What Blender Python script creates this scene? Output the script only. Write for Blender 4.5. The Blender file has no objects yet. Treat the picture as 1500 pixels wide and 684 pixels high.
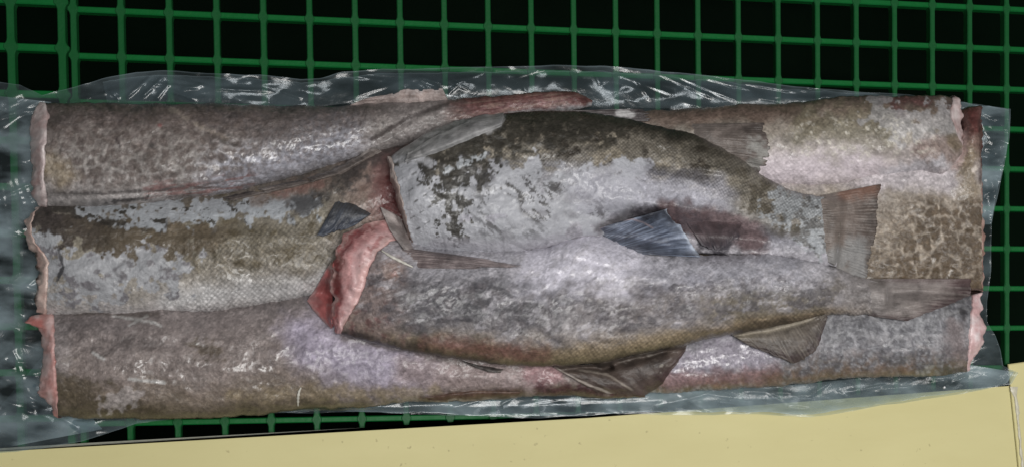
import bpy, math
import numpy as np
from mathutils import Matrix, Vector

# ------------------------------------------------------------------ camera, light, exposure
SC = bpy.context.scene
CELL = 0.035                                   # pitch of the green grating in metres
F_PX, PP_X, PP_Y = 1300.0, 750.0, 594.65       # focal length and principal point of the photograph (1500 px wide)


def _rot(rx, ry, rz):
    cx, sx, cy, sy, cz, sz = math.cos(rx), math.sin(rx), math.cos(ry), math.sin(ry), math.cos(rz), math.sin(rz)
    return (np.array([[cz, -sz, 0], [sz, cz, 0], [0, 0, 1]]) @ np.array([[cy, 0, sy], [0, 1, 0], [-sy, 0, cy]])
            @ np.array([[1, 0, 0], [0, cx, -sx], [0, sx, cx]]))


RM = _rot(0.0229, -0.1389, -0.0168)
TV = np.array([-9.4588, -8.5242, 19.0396])
ASP = 0.9898
DG = np.diag([1.0, -1.0, -1.0])
CAMC = -RM.T @ TV

cam = bpy.data.cameras.new('camera')
camo = bpy.data.objects.new('camera', cam)
SC.collection.objects.link(camo)
M3 = DG @ RM.T @ DG
camo.matrix_world = Matrix.Translation(Vector(CELL * (DG @ CAMC))) @ Matrix(M3.tolist()).to_4x4()
cam.sensor_width = 36.0
cam.lens = F_PX / 1500.0 * 36.0
cam.shift_y = -(PP_Y - 342.0) / 1500.0 * -1.0
cam.clip_start = 0.02
cam.clip_end = 50
SC.camera = camo

W = bpy.data.worlds.new('World')
SC.world = W
W.use_nodes = True
W.node_tree.nodes['Background'].inputs[0].default_value = (0.80, 0.90, 1.0, 1)
W.node_tree.nodes['Background'].inputs[1].default_value = 0.045


def area(name, loc, target, sx, sy, power, col):
    l = bpy.data.lights.new(name, 'AREA')
    l.shape = 'RECTANGLE'
    l.size, l.size_y, l.energy, l.color = sx, sy, power, col
    o = bpy.data.objects.new(name, l)
    SC.collection.objects.link(o)
    o.location = loc
    o.rotation_euler = (Vector(target) - Vector(loc)).to_track_quat('-Z', 'Y').to_euler()
    return o


area('tube_light', (1.05, -0.22, 1.40), (0.50, -0.24, 0), 0.09, 1.2, 5.5, (1.0, 0.98, 0.95))
area('soft_ceiling', (0.50, -0.42, 1.65), (0.42, -0.28, 0), 0.8, 0.8, 22.5, (1.0, 0.985, 0.96))

SC.view_settings.view_transform = 'Standard'
SC.view_settings.look = 'None'
SC.view_settings.exposure = 0.0
SC.view_settings.gamma = 1.0
SC.view_settings.use_curve_mapping = False
SC.cycles.use_denoising = True
SC.cycles.max_bounces = 8
SC.cycles.transparent_max_bounces = 24

# ------------------------------------------------------------------ helpers


def at(px, py, z):
    """photo pixel + height above the grating -> world point (arrays)."""
    px, py, z = np.broadcast_arrays(np.asarray(px, float), np.asarray(py, float), np.asarray(z, float))
    d = np.stack([(px - PP_X) / F_PX, (py - PP_Y) / F_PX, np.ones_like(px)], -1) @ RM
    s = (-z / CELL - CAMC[2]) / d[..., 2]
    X = CAMC + d * s[..., None]
    return X * np.array([CELL, -CELL, -CELL])


def cellpt(i, j, z=0.0):
    return np.array([i * CELL, -j * ASP * CELL, z])


def lin(c):
    c = np.asarray(c, float) / 255.0
    return np.where(c <= 0.04045, c / 12.92, ((c + 0.055) / 1.055) ** 2.4)


GAIN = 1.22


SAT = 0.84


def L(*c):
    c = np.asarray(c, float)
    return lin(c * SAT + c.mean() * (1 - SAT)) * GAIN * np.array([0.975, 1.0, 1.03])


def _hash(ix, iy, seed):
    h = (ix.astype(np.int64) * 374761393 + iy.astype(np.int64) * 668265263 + seed * 1442695041) & 0xFFFFFFFF
    h = ((h ^ (h >> 13)) * 1274126177) & 0xFFFFFFFF
    h = (h ^ (h >> 16)) & 0xFFFFFFFF
    h = (h * 2246822519) & 0xFFFFFFFF
    return ((h ^ (h >> 15)) & 0xFFFFFF) / float(0xFFFFFF)


def vn(x, y, seed=0):
    ix, iy = np.floor(x), np.floor(y)
    fx, fy = x - ix, y - iy
    fx = fx * fx * fx * (fx * (fx * 6 - 15) + 10)
    fy = fy * fy * fy * (fy * (fy * 6 - 15) + 10)
    a, b = _hash(ix, iy, seed), _hash(ix + 1, iy, seed)
    c, d = _hash(ix, iy + 1, seed), _hash(ix + 1, iy + 1, seed)
    return (a + (b - a) * fx) * (1 - fy) + (c + (d - c) * fx) * fy


def fbm(x, y, seed=0, o=4, g=0.5):
    """-1..1"""
    x, y = np.asarray(x, float), np.asarray(y, float)
    t, amp, tot = 0, 1.0, 0.0
    for k in range(o):
        t = t + amp * (vn(x, y, seed + 17 * k) * 2 - 1)
        tot += amp
        amp *= g
        x, y = x * 1.93 * 0.8 - y * 1.93 * 0.6 + 3.1, x * 1.93 * 0.6 + y * 1.93 * 0.8 + 7.7
    return t / tot * 1.5


def ridged(x, y, seed, o=4):
    t, amp, tot = 0, 1.0, 0
    for k in range(o):
        t = t + amp * (1 - np.abs(vn(x, y, seed + 13 * k) * 2 - 1) * 1.6)
        tot += amp
        amp *= 0.55
        x, y = x * 2.1 * .8 - y * 2.1 * .6 + 1.7, x * 2.1 * .6 + y * 2.1 * .8 + 5.1
    return t / tot


def facet(x, y, seed=0):
    """piecewise linear noise on a triangle lattice (flat facets, sharp creases), -1..1"""
    f = 0.36602540378
    g = 0.2113248654
    sx, sy = x + (x + y) * f, y + (x + y) * f
    ix, iy = np.floor(sx), np.floor(sy)
    u, v = sx - ix, sy - iy
    a = _hash(ix, iy, seed)
    c = _hash(ix + 1, iy + 1, seed)
    lo = u > v
    b = np.where(lo, _hash(ix + 1, iy, seed), _hash(ix, iy + 1, seed))
    p, q = np.maximum(u, v), np.minimum(u, v)
    return ((a + (b - a) * (p - q) + (c - a) * q)) * 2 - 1


def worley(x, y, seed=0):
    ix, iy = np.floor(x), np.floor(y)
    best = np.full(np.shape(x), 9.0)
    for dx in (-1, 0, 1):
        for dy in (-1, 0, 1):
            cx, cy = ix + dx, iy + dy
            qx = cx + 0.15 + 0.7 * _hash(cx, cy, seed)
            qy = cy + 0.15 + 0.7 * _hash(cx, cy, seed + 5)
            best = np.minimum(best, (x - qx) ** 2 + (y - qy) ** 2)
    return np.sqrt(best)


def sm(a, b, x):
    t = np.clip((np.asarray(x, float) - a) / (b - a), 0, 1)
    return t * t * (3 - 2 * t)


def dline(px, py, pts):
    pts = np.asarray(pts, float)
    if len(pts) == 1:
        return np.hypot(px - pts[0, 0], py - pts[0, 1])
    best = np.full(np.shape(px), 1e9)
    for (x0, y0), (x1, y1) in zip(pts[:-1], pts[1:]):
        dx, dy = x1 - x0, y1 - y0
        t = np.clip(((px - x0) * dx + (py - y0) * dy) / (dx * dx + dy * dy + 1e-9), 0, 1)
        best = np.minimum(best, np.hypot(px - x0 - t * dx, py - y0 - t * dy))
    return best


def blob(px, py, pts, r, f=6, rag=0, ns=14, seed=1):
    d = dline(px, py, pts)
    if rag:
        d = d + rag * fbm(px / ns, py / ns, seed, 4, 0.6)
    return 1 - sm(r - f, r + f, d)


def mix(col, c, m):
    return col * (1 - m[..., None]) + np.asarray(c) * m[..., None]


def ramp(t, stops):
    xs = [s[0] for s in stops]
    cs = np.array([L(*s[1]) for s in stops])
    return np.stack([np.interp(t, xs, cs[:, k]) for k in range(3)], -1)


def spline(pts, n):
    """Catmull-Rom (centripetal-ish) through rows of pts, n samples even along columns 0,1."""
    P = np.asarray(pts, float)
    d = np.hypot(np.diff((P[:, 0] + P[:, 2]) / 2 if P.shape[1] > 3 else P[:, 0]),
                 np.diff((P[:, 1] + P[:, 3]) / 2 if P.shape[1] > 3 else P[:, 1]))
    t = np.r_[0, np.cumsum(np.maximum(d, 1e-3))]
    m = np.zeros_like(P)
    sl = np.diff(P, axis=0) / np.diff(t)[:, None]
    m[0], m[-1] = sl[0], sl[-1]
    h0, h1 = np.diff(t)[:-1, None], np.diff(t)[1:, None]
    m[1:-1] = (sl[:-1] * h1 + sl[1:] * h0) / (h0 + h1)
    x = np.linspace(0, t[-1], n)
    k = np.clip(np.searchsorted(t, x, side='right') - 1, 0, len(t) - 2)
    h = (t[k + 1] - t[k])[:, None]
    u = ((x - t[k])[:, None]) / h
    return ((2 * u ** 3 - 3 * u ** 2 + 1) * P[k] + (u ** 3 - 2 * u ** 2 + u) * h * m[k]
            + (-2 * u ** 3 + 3 * u ** 2) * P[k + 1] + (u ** 3 - u ** 2) * h * m[k + 1])


def line2(pts, n):
    P = np.asarray(pts, float)
    t = np.r_[0, np.cumsum(np.hypot(np.diff(P[:, 0]), np.diff(P[:, 1])) + 1e-6)]
    x = np.linspace(0, t[-1], n) if np.isscalar(n) else np.asarray(n) * t[-1]
    return np.stack([np.interp(x, t, P[:, k]) for k in range(P.shape[1])], -1)


def mesh(name, V, Q, mat, col=None, uv=None, attrs=None, parent=None, smooth=True, tris=None):
    me = bpy.data.meshes.new(name)
    V = np.asarray(V, np.float32).reshape(-1, 3)
    Q = np.asarray(Q, np.int32).reshape(-1, 4) if Q is not None and len(Q) else np.zeros((0, 4), np.int32)
    T = np.asarray(tris, np.int32).reshape(-1, 3) if tris is not None and len(tris) else np.zeros((0, 3), np.int32)
    me.vertices.add(len(V))
    me.vertices.foreach_set('co', V.ravel())
    loops = np.r_[Q.ravel(), T.ravel()]
    me.loops.add(len(loops))
    me.loops.foreach_set('vertex_index', loops)
    me.polygons.add(len(Q) + len(T))
    st = np.r_[np.arange(len(Q)) * 4, len(Q) * 4 + np.arange(len(T)) * 3].astype(np.int32)
    me.polygons.foreach_set('loop_start', st)
    me.polygons.foreach_set('use_smooth', np.full(len(st), smooth))
    me.update(calc_edges=True)
    me.validate()
    if col is not None:
        a = me.attributes.new('Col', 'FLOAT_COLOR', 'POINT')
        c4 = np.c_[np.asarray(col).reshape(-1, 3), np.ones(len(V))].astype(np.float32)
        a.data.foreach_set('color', c4.ravel())
    if col is not None:
        attrs = dict(attrs or {})
        attrs.setdefault('gr', np.ones(len(V)))
    for k, v in (attrs or {}).items():
        a = me.attributes.new(k, 'FLOAT', 'POINT')
        a.data.foreach_set('value', np.asarray(v, np.float32).ravel())
    if uv is not None:
        a = me.attributes.new('loc', 'FLOAT_VECTOR', 'POINT')
        a.data.foreach_set('vector', np.c_[np.asarray(uv).reshape(-1, 2), np.zeros(len(V))].astype(np.float32).ravel())
    me.materials.append(mat)
    o = bpy.data.objects.new(name, me)
    SC.collection.objects.link(o)
    if parent is not None:
        o.parent = parent
        o.matrix_parent_inverse = Matrix.Translation(-parent.location)
    return o


def gridq(n, m, wrap=False):
    i, j = np.meshgrid(np.arange(n - 1), np.arange(m if wrap else m - 1), indexing='ij')
    j2 = (j + 1) % m
    return np.stack([i * m + j, i * m + j2, (i + 1) * m + j2, (i + 1) * m + j], -1).reshape(-1, 4)


def thing(name, label, cat, loc, group=None):
    o = bpy.data.objects.new(name, None)
    SC.collection.objects.link(o)
    o.location = loc
    o.empty_display_size = 0.02
    o['label'] = label
    o['category'] = cat
    if group:
        o['group'] = group
    return o


# ------------------------------------------------------------------ materials
def newmat(name):
    m = bpy.data.materials.new(name)
    m.use_nodes = True
    nt = m.node_tree
    b = nt.nodes['Principled BSDF']
    return m, nt, b


def N(nt, t, **kw):
    n = nt.nodes.new(t)
    for k, v in kw.items():
        if k in n.inputs:
            n.inputs[k].default_value = v
        else:
            setattr(n, k, v)
    return n


def math_n(nt, op, a, b=None, clamp=False):
    n = nt.nodes.new('ShaderNodeMath')
    n.operation = op
    n.use_clamp = clamp
    for k, v in enumerate((a, b)):
        if v is None:
            continue
        if isinstance(v, (int, float)):
            n.inputs[k].default_value = v
        else:
            nt.links.new(v, n.inputs[k])
    return n.outputs[0]


def skin_material(name, grain=0.48, rough=0.44, coat=0.16, bump=0.6):
    m, nt, b = newmat(name)
    lk = nt.links.new
    col = N(nt, 'ShaderNodeAttribute', attribute_name='Col')
    scl = N(nt, 'ShaderNodeAttribute', attribute_name='scl')
    frost = N(nt, 'ShaderNodeAttribute', attribute_name='frost')
    loc = N(nt, 'ShaderNodeAttribute', attribute_name='loc')
    tc = N(nt, 'ShaderNodeTexCoord')
    n1 = N(nt, 'ShaderNodeTexNoise', Scale=520.0, Detail=5.0, Roughness=0.65)
    lk(tc.outputs['Object'], n1.inputs['Vector'])
    n2 = N(nt, 'ShaderNodeTexNoise', Scale=150.0, Detail=4.0, Roughness=0.6)
    lk(tc.outputs['Object'], n2.inputs['Vector'])
    n3 = N(nt, 'ShaderNodeTexNoise', Scale=420.0, Detail=4.0, Roughness=0.75)
    lk(tc.outputs['Object'], n3.inputs['Vector'])
    # grain multiplier
    gr = N(nt, 'ShaderNodeAttribute', attribute_name='gr')
    g = math_n(nt, 'MULTIPLY_ADD', n1.outputs['Fac'], 2 * grain)
    g.node.inputs[2].default_value = -grain
    g = math_n(nt, 'ADD', math_n(nt, 'MULTIPLY', g, gr.outputs['Fac']), 1.0)
    g2 = math_n(nt, 'MULTIPLY_ADD', n2.outputs['Fac'], 0.5)
    g2.node.inputs[2].default_value = -0.25
    g2 = math_n(nt, 'ADD', math_n(nt, 'MULTIPLY', g2, gr.outputs['Fac']), 1.0)
    gg = math_n(nt, 'MULTIPLY', g, g2)
    # scales: staggered cells in the fish's own coordinates
    vor = N(nt, 'ShaderNodeTexVoronoi', Scale=1.0, Randomness=0.26)
    lk(loc.outputs['Vector'], vor.inputs['Vector'])
    vd = math_n(nt, 'MULTIPLY_ADD', vor.outputs['Distance'], -1.35)
    vd.node.inputs[2].default_value = 1.38
    sv = math_n(nt, 'SUBTRACT', vd, 1.0)
    sv = math_n(nt, 'MULTIPLY', sv, scl.outputs['Fac'])
    sv = math_n(nt, 'ADD', sv, 1.0)
    gg = math_n(nt, 'MULTIPLY', gg, sv)
    mul = N(nt, 'ShaderNodeVectorMath', operation='SCALE')
    lk(col.outputs['Color'], mul.inputs[0])
    lk(gg, mul.inputs['Scale'])
    # frost specks
    fr = N(nt, 'ShaderNodeMapRange', clamp=True)
    lk(n3.outputs['Fac'], fr.inputs['Value'])
    fr.inputs['From Min'].default_value = 0.66
    fr.inputs['From Max'].default_value = 0.80
    fm = math_n(nt, 'MULTIPLY', fr.outputs[0], frost.outputs['Fac'], True)
    mx = N(nt, 'ShaderNodeMix', data_type='RGBA')
    lk(fm, mx.inputs['Factor'])
    lk(mul.outputs[0], mx.inputs['A'])
    mx.inputs['B'].default_value = (0.52, 0.50, 0.52, 1)
    lk(mx.outputs['Result'], b.inputs['Base Color'])
    wt = N(nt, 'ShaderNodeAttribute', attribute_name='wet')
    rr = math_n(nt, 'MULTIPLY_ADD', wt.outputs['Fac'], -(rough - 0.17))
    rr.node.inputs[2].default_value = rough
    lk(rr, b.inputs['Roughness'])
    cw = math_n(nt, 'MULTIPLY_ADD', wt.outputs['Fac'], 0.8)
    cw.node.inputs[2].default_value = coat
    lk(cw, b.inputs['Coat Weight'])
    b.inputs['Coat Roughness'].default_value = 0.2
    b.inputs['Specular IOR Level'].default_value = 0.38
    b.inputs['Subsurface Weight'].default_value = 0.0
    # bump
    bh = math_n(nt, 'MULTIPLY', vor.outputs['Distance'], scl.outputs['Fac'])
    bh = math_n(nt, 'MULTIPLY', bh, -0.9)
    bh = math_n(nt, 'ADD', bh, n1.outputs['Fac'])
    bh = math_n(nt, 'ADD', bh, math_n(nt, 'MULTIPLY', n2.outputs['Fac'], 1.2))
    bp = N(nt, 'ShaderNodeBump', Strength=bump, Distance=0.0014)
    lk(bh, bp.inputs['Height'])
    lk(bp.outputs[0], b.inputs['Normal'])
    return m


SKIN = skin_material('frozen_fish_skin')
FIN = skin_material('fish_fin', grain=0.34, rough=0.46, coat=0.06, bump=0.45)


def flesh_material():
    m = skin_material('raw_flesh', grain=0.20, rough=0.36, coat=0.2, bump=0.3)
    b = m.node_tree.nodes['Principled BSDF']
    b.inputs['Subsurface Weight'].default_value = 0.0
    b.inputs['Subsurface Radius'].default_value = (0.004, 0.0015, 0.001)
    b.inputs['Subsurface Scale'].default_value = 0.6
    return m


FLESH = flesh_material()
WET = skin_material('wet_membrane', grain=0.16, rough=0.3, coat=0.6, bump=0.25)


def plastic_material(name, c0, c1, c2):
    m, nt, b = newmat(name)
    lk = nt.links.new
    tc = N(nt, 'ShaderNodeTexCoord')
    ge = N(nt, 'ShaderNodeNewGeometry')
    n1 = N(nt, 'ShaderNodeTexNoise', Scale=55.0, Detail=6.0, Roughness=0.7)
    lk(ge.outputs['Position'], n1.inputs['Vector'])
    n2 = N(nt, 'ShaderNodeTexNoise', Scale=420.0, Detail=3.0)
    lk(ge.outputs['Position'], n2.inputs['Vector'])
    cr = N(nt, 'ShaderNodeValToRGB')
    cr.color_ramp.elements[0].position = 0.30
    cr.color_ramp.elements[0].color = c0
    cr.color_ramp.elements[1].position = 0.72
    cr.color_ramp.elements[1].color = c1
    e = cr.color_ramp.elements.new(0.80)
    e.color = c2
    lk(n1.outputs['Fac'], cr.inputs['Fac'])
    lk(cr.outputs['Color'], b.inputs['Base Color'])
    rr = N(nt, 'ShaderNodeMapRange')
    lk(n1.outputs['Fac'], rr.inputs['Value'])
    b.inputs['Specular IOR Level'].default_value = 0.15
    rr.inputs['To Min'].default_value = 0.6
    rr.inputs['To Max'].default_value = 0.3
    lk(rr.outputs[0], b.inputs['Roughness'])
    bp = N(nt, 'ShaderNodeBump', Strength=0.4, Distance=0.0012)
    ad = math_n(nt, 'ADD', n1.outputs['Fac'], math_n(nt, 'MULTIPLY', n2.outputs['Fac'], 0.35))
    lk(ad, bp.inputs['Height'])
    lk(bp.outputs[0], b.inputs['Normal'])
    return m


GREEN = plastic_material('green_plastic', (0.003, 0.092, 0.018, 1), (0.006, 0.112, 0.027, 1), (0.026, 0.115, 0.046, 1))
GREEN_DULL = plastic_material('green_plastic_scuffed', (0.005, 0.074, 0.018, 1), (0.012, 0.084, 0.027, 1), (0.042, 0.088, 0.050, 1))


def floor_material():
    m, nt, b = newmat('dark_wet_floor')
    lk = nt.links.new
    ge = N(nt, 'ShaderNodeNewGeometry')
    n1 = N(nt, 'ShaderNodeTexNoise', Scale=18.0, Detail=6.0)
    lk(ge.outputs['Position'], n1.inputs['Vector'])
    cr = N(nt, 'ShaderNodeValToRGB')
    cr.color_ramp.elements[0].color = (0.0006, 0.0028, 0.0012, 1)
    cr.color_ramp.elements[1].color = (0.002, 0.006, 0.003, 1)
    lk(n1.outputs['Fac'], cr.inputs['Fac'])
    lk(cr.outputs['Color'], b.inputs['Base Color'])
    b.inputs['Roughness'].default_value = 0.5
    b.inputs['Specular IOR Level'].default_value = 0.02
    return m


FLOOR = floor_material()


def board_material():
    m, nt, b = newmat('cream_painted_board')
    lk = nt.links.new
    ge = N(nt, 'ShaderNodeNewGeometry')
    mp = N(nt, 'ShaderNodeMapping')
    mp.inputs['Scale'].default_value = (7.0, 22.0, 7.0)
    lk(ge.outputs['Position'], mp.inputs['Vector'])
    n1 = N(nt, 'ShaderNodeTexNoise', Scale=1.0, Detail=5.0, Roughness=0.6)
    lk(mp.outputs[0], n1.inputs['Vector'])
    n2 = N(nt, 'ShaderNodeTexNoise', Scale=160.0, Detail=2.0, Roughness=0.5)
    lk(ge.outputs['Position'], n2.inputs['Vector'])
    n3 = N(nt, 'ShaderNodeTexNoise', Scale=700.0, Detail=2.0)
    lk(ge.outputs['Position'], n3.inputs['Vector'])
    cr = N(nt, 'ShaderNodeValToRGB')
    cr.color_ramp.elements[0].position = 0.32
    cr.color_ramp.elements[0].color = (0.545, 0.495, 0.250, 1)
    cr.color_ramp.elements[1].position = 0.70
    cr.color_ramp.elements[1].color = (0.585, 0.535, 0.278, 1)
    lk(n1.outputs['Fac'], cr.inputs['Fac'])
    sp = N(nt, 'ShaderNodeMapRange', clamp=True)
    lk(n2.outputs['Fac'], sp.inputs['Value'])
    sp.inputs['From Min'].default_value = 0.715
    sp.inputs['From Max'].default_value = 0.78
    sp.inputs['To Max'].default_value = 0.55
    mx = N(nt, 'ShaderNodeMix', data_type='RGBA')
    lk(sp.outputs[0], mx.inputs['Factor'])
    lk(cr.outputs['Color'], mx.inputs['A'])
    mx.inputs['B'].default_value = (0.24, 0.20, 0.10, 1)
    lk(mx.outputs['Result'], b.inputs['Base Color'])
    b.inputs['Roughness'].default_value = 0.6
    b.inputs['Specular IOR Level'].default_value = 0.25
    bp = N(nt, 'ShaderNodeBump', Strength=0.12, Distance=0.0008)
    lk(math_n(nt, 'ADD', n1.outputs['Fac'], math_n(nt, 'MULTIPLY', n3.outputs['Fac'], 0.3)), bp.inputs['Height'])
    lk(bp.outputs[0], b.inputs['Normal'])
    return m


BOARD = board_material()


def plain(name, c, rough=0.5, coat=0.0):
    m, nt, b = newmat(name)
    ge = N(nt, 'ShaderNodeNewGeometry')
    n1 = N(nt, 'ShaderNodeTexNoise', Scale=300.0, Detail=4.0)
    nt.links.new(ge.outputs['Position'], n1.inputs['Vector'])
    cr = N(nt, 'ShaderNodeValToRGB')
    cr.color_ramp.elements[0].color = tuple(0.75 * x for x in c) + (1,)
    cr.color_ramp.elements[1].color = tuple(min(1, 1.2 * x) for x in c) + (1,)
    nt.links.new(n1.outputs['Fac'], cr.inputs['Fac'])
    nt.links.new(cr.outputs['Color'], b.inputs['Base Color'])
    b.inputs['Roughness'].default_value = rough
    b.inputs['Coat Weight'].default_value = coat
    return m


BONE = plain('fish_bone', (0.52, 0.50, 0.45), 0.4)
EDGE = plain('torn_white_edge', (0.50, 0.47, 0.36), 0.4)
ICE = plain('ice', (0.62, 0.64, 0.66), 0.15, 0.5)


def film_material():
    m = bpy.data.materials.new('clear_plastic_film')
    m.use_nodes = True
    nt = m.node_tree
    nt.nodes.clear()
    lk = nt.links.new
    out = N(nt, 'ShaderNodeOutputMaterial')
    ge = N(nt, 'ShaderNodeNewGeometry')
    n1 = N(nt, 'ShaderNodeTexNoise', Scale=28.0, Detail=5.0, Roughness=0.6, Distortion=1.2)
    lk(ge.outputs['Position'], n1.inputs['Vector'])
    n2 = N(nt, 'ShaderNodeTexNoise', Scale=90.0, Detail=3.0, Distortion=2.0)
    lk(ge.outputs['Position'], n2.inputs['Vector'])
    bp = N(nt, 'ShaderNodeBump', Strength=0.16, Distance=0.003)
    lk(math_n(nt, 'ADD', n1.outputs['Fac'], math_n(nt, 'MULTIPLY', n2.outputs['Fac'], 0.4)), bp.inputs['Height'])
    tr = N(nt, 'ShaderNodeBsdfTransparent')
    tr.inputs[0].default_value = (0.88, 0.92, 0.95, 1)
    df = N(nt, 'ShaderNodeBsdfDiffuse')
    df.inputs[0].default_value = (0.38, 0.48, 0.53, 1)
    tl = N(nt, 'ShaderNodeBsdfTranslucent')
    tl.inputs[0].default_value = (0.38, 0.48, 0.53, 1)
    m0 = N(nt, 'ShaderNodeMixShader', Fac=0.35)
    lk(df.outputs[0], m0.inputs[1])
    lk(tl.outputs[0], m0.inputs[2])
    milk = N(nt, 'ShaderNodeAttribute', attribute_name='milk')
    mk = math_n(nt, 'MULTIPLY_ADD', n1.outputs['Fac'], 0.7)
    mk.node.inputs[2].default_value = 0.65
    mf = math_n(nt, 'MULTIPLY', mk, milk.outputs['Fac'], True)
    m1 = N(nt, 'ShaderNodeMixShader')
    lk(mf, m1.inputs[0])
    lk(tr.outputs[0], m1.inputs[1])
    lk(m0.outputs[0], m1.inputs[2])
    gl = N(nt, 'ShaderNodeBsdfGlossy', Roughness=0.19)
    gl.inputs[0].default_value = (1, 1, 1, 1)
    lk(bp.outputs[0], gl.inputs['Normal'])
    fz = N(nt, 'ShaderNodeFresnel', IOR=1.6)
    lk(bp.outputs[0], fz.inputs['Normal'])
    ff = math_n(nt, 'MINIMUM', math_n(nt, 'MULTIPLY', fz.outputs[0], 0.62), 0.5)
    m2 = N(nt, 'ShaderNodeMixShader')
    lk(ff, m2.inputs[0])
    lk(m1.outputs[0], m2.inputs[1])
    lk(gl.outputs[0], m2.inputs[2])
    lk(m2.outputs[0], out.inputs[0])
    return m


FILM = film_material()

# ------------------------------------------------------------------ setting: floor
fv = [(-1.5, -1.5, -0.16), (2.3, -1.5, -0.16), (2.3, 1.2, -0.16), (-1.5, 1.2, -0.16)]
fl = mesh('floor', fv, [[0, 1, 2, 3]], FLOOR, smooth=False)
fl['kind'] = 'structure'

# ------------------------------------------------------------------ green plastic gratings


def bar_mesh(name, length, joints, hw, depth, fillet, zt=0.0, cham=0.0007, mat=None):
    """a bar along +Y from 0 to length, widened by fillets where it meets the cross bars."""
    prof = [(0.0, hw)]
    for j in joints:
        if fillet <= 0:
            continue
        for dy, dw in ((-1.0, 0.0), (-0.72, 0.10), (-0.42, 0.36), (-0.2, 0.78)):
            prof.append((j + dy * (fillet + 0.0026), hw + dw * fillet))
        for dy, dw in ((0.2, 0.78), (0.42, 0.36), (0.72, 0.10), (1.0, 0.0)):
            prof.append((j + dy * (fillet + 0.0026), hw + dw * fillet))
    prof.append((length, hw))
    prof = [p for p in prof if 0 <= p[0] <= length]
    n = len(prof)
    V, Q = [], []
    for y, w in prof:
        V += [(-w, y, zt - depth), (-w, y, zt - cham), (-w + cham, y, zt), (w - cham, y, zt), (w, y, zt - cham), (w, y, zt - depth)]
    for k in range(n - 1):
        a, b = k * 6, k * 6 + 6
        for q in range(5):
            Q.append((a + q, a + q + 1, b + q + 1, b + q))
    T = []
    for base, flip in ((0, False), ((n - 1) * 6, True)):
        for q in range(1, 5):
            t = (base, base + q, base + q + 1)
            T.append(t[::-1] if flip else t)
    o = mesh(name, V, Q, mat or GREEN, tris=T, smooth=False)
    return o


def pallet(label, cols, rows, row_off, edge, hw=0.0022, fil=0.0024):
    r0, r1 = rows
    y_lo, y_hi = -(r1 + 0.4) * ASP * CELL, -(r0 - 0.4) * ASP * CELL
    root = thing('plastic_pallet', label, 'pallet', (cols[0] * CELL, y_lo, -0.03), 'green plastic pallets laid side by side')
    joints = [-(r + row_off) * ASP * CELL - y_lo for r in range(r1, r0 - 1, -1)]
    proto = None
    for c in cols:
        if proto is None:
            o = proto = bar_mesh('long_bar', y_hi - y_lo, joints, hw, 0.006, fil, mat=GREEN_DULL)
        else:
            o = proto.copy()
            SC.collection.objects.link(o)
        o.parent = root
        o.location = (c * CELL - root.location.x, 0, 0.03)
    proto = None
    xa, xb = cols[0] * CELL, cols[-1] * CELL
    for r in range(r0, r1 + 1):
        if proto is None:
            o = proto = bar_mesh('cross_bar', xb - xa, [], hw * 1.0, 0.0055, 0, zt=-0.0006)
        else:
            o = proto.copy()
            SC.collection.objects.link(o)
        o.parent = root
        o.rotation_euler = (0, 0, -math.pi / 2)
        o.location = (0, -(r + row_off) * ASP * CELL - y_lo, 0.03)
    return root


pallet('large green plastic grating under most of the fish, yellow board and bag', [0.03] + list(range(1, 25)), (-3, 12), 0.0, 0)
pallet('strip of green plastic grating along the left edge of the photo',
       [-3.40, -2.30, -1.24, -0.215], (-3, 12), -0.14, 1, hw=0.0027, fil=0.0034)

# ------------------------------------------------------------------ boards


def slab(name, pts, z, th, label, cat, group, parts=None):
    P = at([p[0] for p in pts], [p[1] for p in pts], z)
    c = P.mean(0)
    root = thing(name, label, cat, (c[0], c[1], z - th), group)
    n = len(pts)
    ins = 0.0007
    top = P + (c - P) / np.linalg.norm(c - P, axis=1)[:, None] * ins * 1.4
    V = np.r_[top, P - [0, 0, ins], P - [0, 0, th]]
    Q = []
    for k in range(n):
        k2 = (k + 1) % n
        Q += [(k, n + k, n + k2, k2), (n + k, 2 * n + k, 2 * n + k2, n + k2)]
    T = [(0, k, k + 1) for k in range(1, n - 1)]
    o = mesh('sheet', V, Q, BOARD, tris=T, smooth=False, parent=root)
    return root


bd = slab('cream_board', [(-60, 664), (120, 652.5), (500, 630.5), (860, 610), (1500, 563), (1512, 640), (1520, 700), (1520, 760), (-60, 760)], 0.0075, 0.0065,
          'long pale yellow board along the bottom, its edge tucked under the bag', 'board', 'pale yellow boards')
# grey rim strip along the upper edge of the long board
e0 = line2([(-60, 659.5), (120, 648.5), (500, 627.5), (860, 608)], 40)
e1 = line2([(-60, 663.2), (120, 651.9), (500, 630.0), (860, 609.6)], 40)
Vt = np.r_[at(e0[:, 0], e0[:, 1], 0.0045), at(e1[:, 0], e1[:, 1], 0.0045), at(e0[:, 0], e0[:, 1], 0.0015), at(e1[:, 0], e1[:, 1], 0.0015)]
q = []
for k in range(39):
    q += [(k, 40 + k, 41 + k, k + 1), (80 + k, k, k + 1, 81 + k), (40 + k, 120 + k, 121 + k, 41 + k)]
mesh('rim_strip', Vt, q, plain('grey_rim', (0.22, 0.22, 0.18), 0.45), parent=bd, smooth=False)

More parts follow.
